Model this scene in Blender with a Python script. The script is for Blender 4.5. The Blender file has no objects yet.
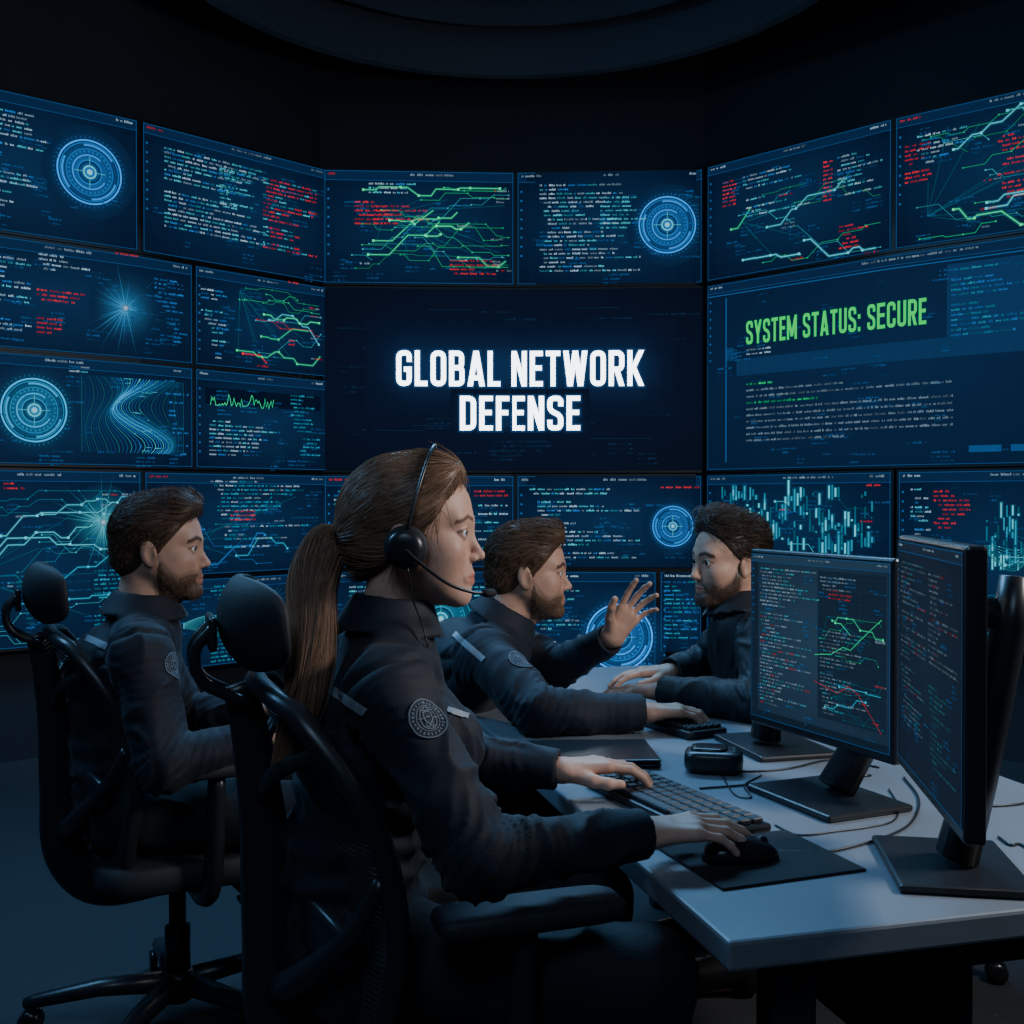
import bpy, bmesh, math, random
import numpy as np
from mathutils import Vector, Matrix
from mathutils.bvhtree import BVHTree
random.seed(7); rng = np.random.default_rng(7)
SC = bpy.context.scene; COL = SC.collection
FP = 1098.0; CZ = 1.27; HOR = 500.0
PI = math.pi
def V3(*a): return np.array(a, float)
def unit(v):
    v = np.array(v, float); return v/(np.linalg.norm(v)+1e-12)
def unp(u, v, z):
    d = (CZ-z)*FP/(v-HOR); return V3((u-512)/FP*d, d, z)

# ------------------------------------------------------------------ materials
def mat(name, base, rough=.6, metal=0., var=.15, scale=40., bump=0., attr=False, sss=0., spec=.5, sheen=0., stretch=None, alpha=1.):
    m = bpy.data.materials.new(name); m.use_nodes = True
    nt = m.node_tree; b = nt.nodes['Principled BSDF']
    b.inputs['Roughness'].default_value = rough; b.inputs['Metallic'].default_value = metal
    b.inputs['Specular IOR Level'].default_value = spec
    tc = nt.nodes.new('ShaderNodeTexCoord'); nz = nt.nodes.new('ShaderNodeTexNoise')
    nz.inputs['Scale'].default_value = scale; nz.inputs['Detail'].default_value = 4
    if stretch:
        mp = nt.nodes.new('ShaderNodeMapping'); mp.inputs['Scale'].default_value = stretch
        nt.links.new(tc.outputs['Object'], mp.inputs['Vector']); nt.links.new(mp.outputs[0], nz.inputs['Vector'])
    else:
        nt.links.new(tc.outputs['Object'], nz.inputs['Vector'])
    mr = nt.nodes.new('ShaderNodeMapRange'); mr.inputs['To Min'].default_value = 1-var; mr.inputs['To Max'].default_value = 1+var
    nt.links.new(nz.outputs['Fac'], mr.inputs['Value'])
    mx = nt.nodes.new('ShaderNodeVectorMath'); mx.operation = 'SCALE'
    if attr:
        at = nt.nodes.new('ShaderNodeAttribute'); at.attribute_name = 'Col'; nt.links.new(at.outputs['Color'], mx.inputs[0])
    else:
        mx.inputs[0].default_value = base
    nt.links.new(mr.outputs[0], mx.inputs['Scale']); nt.links.new(mx.outputs[0], b.inputs['Base Color'])
    if bump:
        bp = nt.nodes.new('ShaderNodeBump'); bp.inputs['Strength'].default_value = bump; bp.inputs['Distance'].default_value = .002
        nt.links.new(nz.outputs['Fac'], bp.inputs['Height']); nt.links.new(bp.outputs[0], b.inputs['Normal'])
    if sss:
        b.inputs['Subsurface Weight'].default_value = sss; b.inputs['Subsurface Radius'].default_value = (.012, .005, .003)
        b.inputs['Subsurface Scale'].default_value = 1.
    if sheen: b.inputs['Sheen Weight'].default_value = sheen
    if alpha < 1: b.inputs['Alpha'].default_value = alpha
    return m
def emat(name, strength=1.):
    m = bpy.data.materials.new(name); m.use_nodes = True; nt = m.node_tree; b = nt.nodes['Principled BSDF']
    b.inputs['Base Color'].default_value = (.003, .004, .006, 1); b.inputs['Roughness'].default_value = .5; b.inputs['Specular IOR Level'].default_value = .04
    at = nt.nodes.new('ShaderNodeAttribute'); at.attribute_name = 'Col'
    nt.links.new(at.outputs['Color'], b.inputs['Emission Color']); b.inputs['Emission Strength'].default_value = strength
    try: m.cycles.emission_sampling = 'NONE'
    except Exception: pass
    return m
M = dict(
    wall=mat('dark_wall_paint', (.017, .021, .031), .7, bump=.1), ceil=mat('ceiling_paint', (.020, .024, .033), .75),
    floor=mat('carpet', (.026, .028, .033), .95, var=.5, scale=180, bump=.5), trim=mat('trim_paint', (.045, .055, .074), .5),
    bezel=mat('screen_bezel', (.005, .006, .009), .45), plastic=mat('black_plastic', (.017, .019, .024), .34, scale=300, bump=.06),
    gloss=mat('black_gloss_plastic', (.012, .013, .016), .25), fabric=mat('chair_fabric', (.017, .019, .025), .65, var=.4, scale=500, bump=.3),
    net=mat('chair_mesh_fabric', (.040, .045, .056), .55, var=.4, scale=600), metal=mat('dark_metal', (.05, .052, .058), .35, metal=.8),
    desk=mat('desk_laminate', (.175, .20, .235), .42, var=.06, scale=12), leg=mat('desk_leg_paint', (.030, .035, .046), .5), panel=mat('desk_panel_paint', (.012, .014, .019), .6),
    skin=mat('skin', (.6, .4, .3), .50, var=.12, scale=140, attr=True, sss=.10, spec=.35, bump=.08), eye=mat('eye', (1, 1, 1), .08, var=0, attr=True),
    jacket=mat('navy_uniform_cloth', (.0100, .0135, .0240), .70, var=.25, scale=350, bump=.25, spec=.35, sheen=.06),
    trouser=mat('dark_trouser_cloth', (.009, .0115, .018), .75, var=.25, scale=350, bump=.25, spec=.35, sheen=.06),
    jacket2=mat('black_jacket_cloth', (.010, .012, .018), .6, var=.25, scale=350, bump=.25, spec=.4),
    hair=mat('hair', (.05, .03, .02), .48, var=.25, scale=120, attr=True, spec=.35), patch=mat('embroidery', (.3, .3, .3), .8, var=.1, scale=600, attr=True),
    reflective=mat('reflective_tape', (.28, .31, .36), .55, var=.1, scale=300), shoe=mat('shoe_leather', (.01, .01, .012), .4),
    key=mat('key_plastic', (.022, .024, .030), .5), mat_=mat('mat_rubber', (.010, .011, .014), .85, scale=500, bump=.2),
    screen=emat('screen_emission'), mon=emat('monitor_emission'))

# ------------------------------------------------------------------ object helpers
def mk(name, V, F, m, parent=None, cols=None, smooth=True, world=True, fixn=False):
    me = bpy.data.meshes.new(name)
    V = np.asarray(V, float)
    me.from_pydata(V.tolist(), [], [list(map(int, f)) for f in F])
    if fixn:
        bm = bmesh.new(); bm.from_mesh(me); bmesh.ops.recalc_face_normals(bm, faces=bm.faces); bm.to_mesh(me); bm.free()
    me.materials.append(m)
    if cols is not None:
        at = me.color_attributes.new('Col', 'FLOAT_COLOR', 'POINT')
        c4 = np.ones((len(V), 4), np.float32); c4[:, :3] = cols
        at.data.foreach_set('color', c4.ravel())
    if smooth: me.polygons.foreach_set('use_smooth', [True]*len(me.polygons))
    o = bpy.data.objects.new(name, me); COL.objects.link(o)
    if parent is not None:
        o.parent = parent
        if world: o.matrix_parent_inverse = Matrix.Translation(-parent_loc(parent))
    return o
def parent_loc(p):
    if p.parent is not None: return Vector((0, 0, 0))
    return Vector(p.location)
def tag(o, label, cat, group=None):
    o['label'] = label; o['category'] = cat
    if group: o['group'] = group
    return o
def thing(name, label, cat, loc=(0, 0, 0), rz=0., group=None):
    o = bpy.data.objects.new(name, None); COL.objects.link(o); o.location = tuple(loc); o.rotation_euler = (0, 0, rz); o.empty_display_size = .1
    return tag(o, label, cat, group)
def struct(o): o['kind'] = 'structure'; return o
def copy_tree(o, parent=None):
    c = o.copy(); COL.objects.link(c); c.parent = parent
    for ch in list(o.children): copy_tree(ch, c)
    return c

class MB:
    def __init__(s): s.V = []; s.F = []; s.C = []; s.n = 0
    def add(s, V, F, col=None):
        V = np.asarray(V, float); s.V.append(V); s.F += [[i+s.n for i in f] for f in F]
        s.C.append(np.tile(np.array(col if col is not None else (1, 1, 1), float), (len(V), 1)) if col is None or np.ndim(col) == 1 else np.asarray(col, float))
        s.n += len(V); return s
    def build(s, name, m, parent=None, cols=False, smooth=True, world=True, fixn=True, sharp=False):
        return mk(name, np.concatenate(s.V), s.F, m, parent, np.concatenate(s.C) if cols else None, smooth, world, fixn)
def catmull(pts, m=6):
    P = [np.array(p, float) for p in pts]; P = [2*P[0]-P[1]]+P+[2*P[-1]-P[-2]]; out = []
    for i in range(1, len(P)-2):
        for k in range(m):
            t = k/m; a, b, c, d = P[i-1:i+3]
            out.append(.5*((2*b)+(-a+c)*t+(2*a-5*b+4*c-d)*t*t+(-a+3*b-3*c+d)*t**3))
    out.append(P[-2]); return out
def tube(pts, rad, n=10, asp=1., up=(0, 0, 1), closed=False, cap=True):
    P = np.array(pts, float); N = len(P)
    if np.ndim(rad) == 0: rad = [rad]*N
    elif len(rad) != N: rad = np.interp(np.linspace(0, 1, N), np.linspace(0, 1, len(rad)), rad)
    if closed: T = np.roll(P, -1, 0)-np.roll(P, 1, 0)
    else: T = np.gradient(P, axis=0)
    T /= np.linalg.norm(T, axis=1)[:, None]+1e-12
    up = np.array(up, float); V = []
    s = np.cross(T[0], up)
    if np.linalg.norm(s) < .1: s = np.cross(T[0], (1, .2, 0))
    s = unit(s)
    for i in range(N):
        s = s-T[i]*np.dot(s, T[i]); s = unit(s); q = np.cross(s, T[i])
        for k in range(n):
            a = 2*PI*k/n; V.append(P[i]+rad[i]*(asp*math.cos(a)*s+math.sin(a)*q))
    F = []
    for i in range(N if closed else N-1):
        j = (i+1) % N
        for k in range(n):
            F.append([i*n+k, i*n+(k+1) % n, j*n+(k+1) % n, j*n+k])
    if cap and not closed: F.append(list(range(n))[::-1]); F.append([(N-1)*n+k for k in range(n)])
    return np.array(V), F
def rbox(size, bev=.004, seg=2, c=(0, 0, 0), R=None):
    bm = bmesh.new(); bmesh.ops.create_cube(bm, size=1.)
    for v in bm.verts: v.co = Vector((v.co.x*size[0], v.co.y*size[1], v.co.z*size[2]))
    if bev > 0: bmesh.ops.bevel(bm, geom=bm.edges[:], offset=bev, segments=seg, affect='EDGES', profile=.5)
    bm.verts.index_update()
    V = np.array([v.co[:] for v in bm.verts]); F = [[v.index for v in f.verts] for f in bm.faces]; bm.free()
    if R is not None: V = V@np.array(R).T
    return V+np.array(c), F
def lathe(prof, n=24, c=(0, 0, 0), axis=(0, 0, 1)):
    z = unit(axis); x = unit(np.cross(z, (1, .1, .2) if abs(z[0]) < .9 else (0, 1, 0))); y = np.cross(z, x)
    V = []; m = len(prof)
    for r, h in prof:
        for k in range(n):
            a = 2*PI*k/n; V.append(np.array(c)+r*(math.cos(a)*x+math.sin(a)*y)+h*z)
    F = [[i*n+k, i*n+(k+1) % n, (i+1)*n+(k+1) % n, (i+1)*n+k] for i in range(m-1) for k in range(n)]
    F.append(list(range(n))[::-1]); F.append([(m-1)*n+k for k in range(n)])
    return np.array(V), F
def superell(r, e1=.4, e2=.4, nu=28, nv=16, c=(0, 0, 0), fn=None):
    sg = lambda a, e: math.copysign(abs(a)**e, a)
    V = []
    for j in range(nv+1):
        p = -PI/2+PI*j/nv
        for i in range(nu):
            t = 2*PI*i/nu
            V.append((r[0]*sg(math.cos(p), e1)*sg(math.cos(t), e2), r[1]*sg(math.cos(p), e1)*sg(math.sin(t), e2), r[2]*sg(math.sin(p), e1)))
    V = np.array(V)
    if fn: V = fn(V)
    F = [[j*nu+i, j*nu+(i+1) % nu, (j+1)*nu+(i+1) % nu, (j+1)*nu+i] for j in range(nv) for i in range(nu)]
    return V+np.array(c), F

# ------------------------------------------------------------------ signed-distance modelling (numpy, naive surface nets)
class Field:
    def __init__(s, lo, hi, h):
        s.lo = np.array(lo, float); s.h = h; s.n = np.ceil((np.array(hi)-s.lo)/h).astype(int)+1
        s.F = np.full(tuple(s.n), .05, np.float32)
    def like(s):
        g = Field(s.lo, s.lo+s.h, s.h); g.n = s.n.copy(); g.F = np.full(tuple(s.n), .05, np.float32); return g
    def grid(s, a=None, b=None):
        a = np.zeros(3, int) if a is None else a; b = s.n if b is None else b
        ax = [(s.lo[i]+s.h*np.arange(a[i], b[i])).astype(np.float32) for i in range(3)]
        return np.meshgrid(*ax, indexing='ij', sparse=True)
    def _sub(s, prim, pad):
        f, lo, hi = prim
        a = np.clip(np.floor((lo-pad-s.lo)/s.h).astype(int), 0, s.n); b = np.clip(np.ceil((hi+pad-s.lo)/s.h).astype(int)+1, 0, s.n)
        if (b <= a).any(): return None, None
        return tuple(slice(a[i], b[i]) for i in range(3)), f(*s.grid(a, b))
    def add(s, prim, k=.01):
        sl, d = s._sub(prim, k+4*s.h)
        if sl is None: return s
        o = s.F[sl]; h = np.maximum(k-np.abs(o-d), 0)/k; s.F[sl] = np.minimum(o, d)-h*h*k*.25; return s
    def cut(s, prim, k=.005):
        sl, d = s._sub(prim, k+4*s.h)
        if sl is None: return s
        o = s.F[sl]; d = -d; h = np.maximum(k-np.abs(o-d), 0)/k; s.F[sl] = np.maximum(o, d)+h*h*k*.25; return s
    def mesh(s):
        return snets(s.F.copy(), s.lo, s.h)
def snets(F, lo, h):
    for ax in range(3):
        for e in (0, -1):
            sl = [slice(None)]*3; sl[ax] = e; F[tuple(sl)] = np.maximum(F[tuple(sl)], 1e-4)
    ins = F < 0; n = np.array(F.shape)
    off = [(i, j, k) for i in (0, 1) for j in (0, 1) for k in (0, 1)]
    c = np.zeros(tuple(n-1), np.uint8)
    for o in off: c += ins[o[0]:n[0]-1+o[0], o[1]:n[1]-1+o[1], o[2]:n[2]-1+o[2]]
    act = (c > 0) & (c < 8); I = np.argwhere(act); idx = -np.ones(act.shape, np.int64); idx[act] = np.arange(len(I))
    val = [F[I[:, 0]+o[0], I[:, 1]+o[1], I[:, 2]+o[2]] for o in off]
    acc = np.zeros((len(I), 3)); cnt = np.zeros(len(I))
    for a in range(8):
        for b in range(a+1, 8):
            if sum(abs(np.array(off[a])-np.array(off[b]))) != 1: continue
            m = (val[a] < 0) != (val[b] < 0)
            t = np.where(m, val[a]/np.where(m, val[a]-val[b], 1), 0)
            acc += m[:, None]*(np.array(off[a])+(np.array(off[b])-np.array(off[a]))*t[:, None]); cnt += m
    V = (I+acc/cnt[:, None])*h+lo; faces = []
    for ax in range(3):
        A = [slice(1, -1)]*3; B = [slice(1, -1)]*3; A[ax] = slice(None, -1); B[ax] = slice(1, None)
        sA = ins[tuple(A)]; m = sA != ins[tuple(B)]; e = np.argwhere(m); fl = sA[m]
        o = [1, 1, 1]; o[ax] = 0; e = e+np.array(o); p, q = (ax+1) % 3, (ax+2) % 3; Q = []
        for dp, dq in ((-1, -1), (0, -1), (0, 0), (-1, 0)):
            g = e.copy(); g[:, p] += dp; g[:, q] += dq; Q.append(idx[g[:, 0], g[:, 1], g[:, 2]])
        Q = np.stack(Q, 1); Q = np.where(fl[:, None], Q, Q[:, ::-1]); faces.append(Q)
    return V, np.concatenate(faces)
def cone(a, b, ra, rb, w=None, s=1., fa=False, fb=False):
    a = np.array(a, float); b = np.array(b, float); ww = None if w is None else unit(w)
    r = max(ra, rb)*max(s, 1.); lo = np.minimum(a, b)-r; hi = np.maximum(a, b)+r
    def f(X, Y, Z):
        x, y, z = X-a[0], Y-a[1], Z-a[2]; d = b-a
        if ww is not None:
            q = (x*ww[0]+y*ww[1]+z*ww[2])*(1-1/s); x, y, z = x-q*ww[0], y-q*ww[1], z-q*ww[2]; d = d-ww*np.dot(d, ww)*(1-1/s)
        bb = float(np.dot(d, d))+1e-12; t = (x*d[0]+y*d[1]+z*d[2])/bb; tc = np.clip(t, 0, 1)
        D = np.sqrt((x-d[0]*tc)**2+(y-d[1]*tc)**2+(z-d[2]*tc)**2)-(ra+(rb-ra)*tc); L = math.sqrt(bb)
        if fb: D = np.maximum(D, (t-1)*L)
        if fa: D = np.maximum(D, -t*L)
        return D
    return f, lo, hi
def ell(c, r, R=None):
    c = np.array(c, float); r = np.array(r, float); m = r.max() if R is not None else r
    def f(X, Y, Z):
        x, y, z = X-c[0], Y-c[1], Z-c[2]
        if R is not None:
            x, y, z = x*R[0][0]+y*R[1][0]+z*R[2][0], x*R[0][1]+y*R[1][1]+z*R[2][1], x*R[0][2]+y*R[1][2]+z*R[2][2]
        k0 = np.sqrt((x/r[0])**2+(y/r[1])**2+(z/r[2])**2); k1 = np.sqrt((x/r[0]**2)**2+(y/r[1]**2)**2+(z/r[2]**2)**2)+1e-9
        return k0*(k0-1)/k1
    return f, c-m, c+m
TAB = rng.random((32, 32, 32))
def vnoise(P, fr):
    q = np.asarray(P)*fr; i = np.floor(q).astype(int); f = q-i; f = f*f*(3-2*f); r = 0
    for a in (0, 1):
        for b in (0, 1):
            for c in (0, 1):
                w = (f[:, 0] if a else 1-f[:, 0])*(f[:, 1] if b else 1-f[:, 1])*(f[:, 2] if c else 1-f[:, 2])
                r = r+w*TAB[(i[:, 0]+a) % 32, (i[:, 1]+b) % 32, (i[:, 2]+c) % 32]
    return r*2-1
def vnorm(V, F):
    N = np.zeros_like(V); n = np.cross(V[F[:, 2]]-V[F[:, 0]], V[F[:, 3]]-V[F[:, 1]])
    for k in range(4): np.add.at(N, F[:, k], n)
    return N/(np.linalg.norm(N, axis=1)[:, None]+1e-12)

# ------------------------------------------------------------------ room
D = 6.03
RV = [(0, D), (1.031, 5.972), (1.782, 5.203), (2.244, 4.813), (3.3, 3.92)]
PL = np.array([(-x, y) for x, y in RV[:0:-1]]+RV); SS = np.concatenate([[0], np.cumsum(np.linalg.norm(np.diff(PL, axis=0), axis=1))])
SS -= SS[len(RV)-1]
def wpt(s, z, off=0.):
    s = min(max(s, SS[0]), SS[-1]-1e-6); i = int(np.searchsorted(SS, s, side='right')-1); i = min(max(i, 0), len(PL)-2)
    t = (s-SS[i])/(SS[i+1]-SS[i]); p = PL[i]*(1-t)+PL[i+1]*t; d = (PL[i+1]-PL[i])/np.linalg.norm(PL[i+1]-PL[i])
    return (p[0]+d[1]*off, p[1]-d[0]*off, z)
def s_of_u(u):
    k = (u-512)/FP
    for i in range(len(PL)-1):
        a, b = PL[i], PL[i+1]; fa = a[0]-k*a[1]; fb = b[0]-k*b[1]
        if fa <= 0 <= fb: t = fa/(fa-fb); return SS[i]+t*(SS[i+1]-SS[i])
    return SS[-1]
def depth_u(u): return wpt(s_of_u(u), 0)[1]
def z_of(u, v): return CZ+(HOR-v)*depth_u(u)/FP
HC = 3.8
def plane(name, V, F, m): return struct(mk(name, V, F, m, smooth=False))
plane('floor', [(-3.8, -1.6, 0), (3.8, -1.6, 0), (3.8, 6.6, 0), (-3.8, 6.6, 0)], [(0, 1, 2, 3)], M['floor'])
plane('ceiling', [(-3.8, -1.6, HC), (3.8, -1.6, HC), (3.8, 6.6, HC), (-3.8, 6.6, HC)], [(3, 2, 1, 0)], M['ceil'])
wv = []; wf = []
for i, s in enumerate(SS):
    for z in (0, HC): wv.append(wpt(s+(1e-4 if i < len(SS)-1 else 0), z, -.06))
wv = np.array(wv); wv[:, :2] = np.repeat(PL*1.0, 2, 0)+np.repeat((PL-V3(0, 2.5, 0)[:2])/np.linalg.norm(PL-V3(0, 2.5, 0)[:2], axis=1)[:, None]*.06, 2, 0)
wf = [(2*i, 2*i+2, 2*i+3, 2*i+1) for i in range(len(SS)-1)]
plane('wall_back', wv, wf, M['wall'])
wx, wy = wv[-1][0], wv[-1][1]
plane('wall_right', [(wx, wy, 0), (3.75, 3., 0), (3.75, -1.6, 0), (wx, wy, HC), (3.75, 3., HC), (3.75, -1.6, HC)], [(0, 1, 4, 3), (1, 2, 5, 4)], M['wall'])
plane('wall_left', [(-wx, wy, 0), (-3.75, 3., 0), (-3.75, -1.6, 0), (-wx, wy, HC), (-3.75, 3., HC), (-3.75, -1.6, HC)], [(3, 4, 1, 0), (4, 5, 2, 1)], M['wall'])
plane('wall_front', [(-3.75, -1.6, 0), (3.75, -1.6, 0), (3.75, -1.6, HC), (-3.75, -1.6, HC)], [(0, 1, 2, 3)], M['wall'])
mb = MB()
for i in range(len(PL)-1):
    a = wv[2*i]; b = wv[2*i+2]; n = unit(np.cross((0, 0, 1), b-a)); 
    n = -n if np.dot(n[:2], PL[i]-np.array((0, 2.5))) > 0 else n
    q = n*.015; z = V3(0, 0, .1)
    mb.add([a, b, b+q, a+q, a+z, b+z, b+q+z, a+q+z], [(3, 2, 6, 7), (4, 7, 6, 5), (0, 1, 5, 4)])
struct(mb.build('baseboard_back', M['trim'], smooth=False))
def ring(name, R, w, z0, z1, m, cy=4.2):
    mb = MB(); n = 96; V = []
    for k in range(n):
        a = 2*PI*k/n
        for r, z in ((R, z0), (R+w, z0), (R+w, z1), (R, z1)): V.append((r*math.cos(a), cy+r*math.sin(a), z))
    F = [[4*k+j, 4*k+(j+1) % 4, 4*((k+1) % n)+(j+1) % 4, 4*((k+1) % n)+j] for k in range(n) for j in range(4)]
    mb.add(V, F); return struct(mb.build(name, m, smooth=False))
ring('trim_1', 1.38, .055, 3.42, HC, M['trim']); ring('trim_2', 1.20, .03, 3.60, HC, M['trim'], 4.2); ring('trim_3', .90, .03, 3.68, HC, M['trim'], 4.2)

# ------------------------------------------------------------------ screen graphics
def lin(c): return np.array([((x/255)/12.92 if x <= 10 else ((x/255+.055)/1.055)**2.4) for x in c])
GA = 1.0
CY = lin((90, 210, 232)); WH = lin((175, 212, 236)); RD = lin((240, 48, 52)); GR = lin((40, 235, 155)); BL = lin((40, 135, 225)); TL = lin((38, 165, 200)); DB = lin((26, 62, 100))
def fillet(pts, r, closed=False):
    P = [np.array(p[:2], float) for p in pts]; rr = [p[2] if len(p) > 2 else r for p in pts]; n = len(P); out = []
    for i in range(n):
        if not closed and i in (0, n-1): out.append(P[i]); continue
        a, b, c = P[i-1], P[i], P[(i+1) % n]
        if rr[i] == 0: out.append(b); continue
        q = min(rr[i], .48*np.linalg.norm(a-b), .48*np.linalg.norm(c-b)); p0 = b+unit(a-b)*q; p1 = b+unit(c-b)*q
        for k in range(7): t = k/6; out.append((1-t)**2*p0+2*t*(1-t)*b+t*t*p1)
    res = [out[0]]
    for p in out[1:]:
        if np.linalg.norm(p-res[-1]) > 1e-4: res.append(p)
    if closed and np.linalg.norm(res[0]-res[-1]) < 1e-4: res.pop()
    return res
T0 = .142; hh = T0/2
def glyph(ch):
    W = {'W': .70, 'M': .62, ':': .16, ' ': .18, 'T': .42, 'E': .38, 'F': .37, 'L': .37, 'A': .50, 'Y': .48, 'K': .48}.get(ch, .45)
    L, R, B, T = hh, W-hh, hh, 1-hh; S = []; G = []
    if ch == 'G': S = [(fillet([(R, .68), (R, T), (L, T), (L, B), (R, B), (R, .47, 0), (W*.5, .47)], .15), 0)]
    if ch == 'C': S = [(fillet([(R, .66), (R, T), (L, T), (L, B), (R, B), (R, .34)], .15), 0)]
    if ch == 'O': S = [(fillet([(L, B), (R, B), (R, T), (L, T)], .15, True), 1)]
    if ch == 'D': S = [(fillet([(L, B, 0), (R, B), (R, T), (L, T, 0)], .17, True), 1)]
    if ch == 'U': S = [(fillet([(L, 1), (L, B), (R, B), (R, 1)], .15), 0)]
    if ch == 'S': S = [(fillet([(R, .70), (R, T), (L, T), (L, .58), (R, .42), (R, B), (L, B), (L, .30)], .13), 0)]
    if ch == 'B': S = [(fillet([(L, B, 0), (R, B), (R, .52), (L, .52, 0)], .12, True), 1), (fillet([(L, .52, 0), (R-.015, .52), (R-.015, T), (L, T, 0)], .12, True), 1)]
    if ch == 'R': S = [(fillet([(L, .47, 0), (R, .47), (R, T), (L, T, 0)], .14, True), 1), ([(L, 0), (L, 1)], 0)]; G = [((R, 0), (W*.52, .45))]
    if ch == 'L': S = [([(L, 0), (L, 1)], 0), ([(0, B), (W, B)], 0)]
    if ch in 'EF': S = [([(L, 0), (L, 1)], 0), ([(0, T), (W, T)], 0), ([(0, .52), (W*.92, .52)], 0)]+([([(0, B), (W, B)], 0)] if ch == 'E' else [])
    if ch == 'T': S = [([(W/2, 0), (W/2, 1)], 0), ([(0, T), (W, T)], 0)]
    if ch == 'A': S = [([(.1, .24), (W-.1, .24)], 0)]; G = [((L, 0), (W/2, 1)), ((R, 0), (W/2, 1))]
    if ch == 'N': S = [([(L, 0), (L, 1)], 0), ([(R, 0), (R, 1)], 0)]; G = [((R, 0), (L, 1))]
    if ch == 'M': S = [([(L, 0), (L, 1)], 0), ([(R, 0), (R, 1)], 0)]; G = [((W/2, .12), (L, 1)), ((W/2, .12), (R, 1))]
    if ch == 'W': G = [((W*.28, 0), (L, 1)), ((W*.28, 0), (W/2, 1)), ((W*.72, 0), (W/2, 1)), ((W*.72, 0), (R, 1))]
    if ch == 'K': S = [([(L, 0), (L, 1)], 0)]; G = [((R, 0), (L+.08, .58)), ((L+.03, .36), (R, 1))]
    if ch == 'Y': S = [([(W/2, 0), (W/2, .46)], 0)]; G = [((W/2, .38), (L, 1)), ((W/2, .38), (R, 1))]
    if ch == ':': S = [([(hh, .0), (hh, .17)], 0), ([(hh, .5), (hh, .67)], 0)]
    return W, S, G
def stroke(P, t, closed):
    P = np.array(P, float); n = len(P); L = []; R = []
    for i in range(n):
        a = P[i-1] if (i > 0 or closed) else None; b = P[(i+1) % n] if (i < n-1 or closed) else None
        d0 = unit(P[i]-a) if a is not None else None; d1 = unit(b-P[i]) if b is not None else None
        if d0 is None: d0 = d1
        if d1 is None: d1 = d0
        m = np.array((-(d0+d1)[1], (d0+d1)[0])); m = m/(np.linalg.norm(m)+1e-9); c = max(.4, np.dot(m, (-d0[1], d0[0])))
        L.append(P[i]+m*t/2/c); R.append(P[i]-m*t/2/c)
    V = []
    for l, r in zip(L, R): V += [l, r]
    F = [(2*i, 2*i+1, 2*((i+1) % n)+1, 2*((i+1) % n)) for i in range(n if closed else n-1)]
    return V, F
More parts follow.
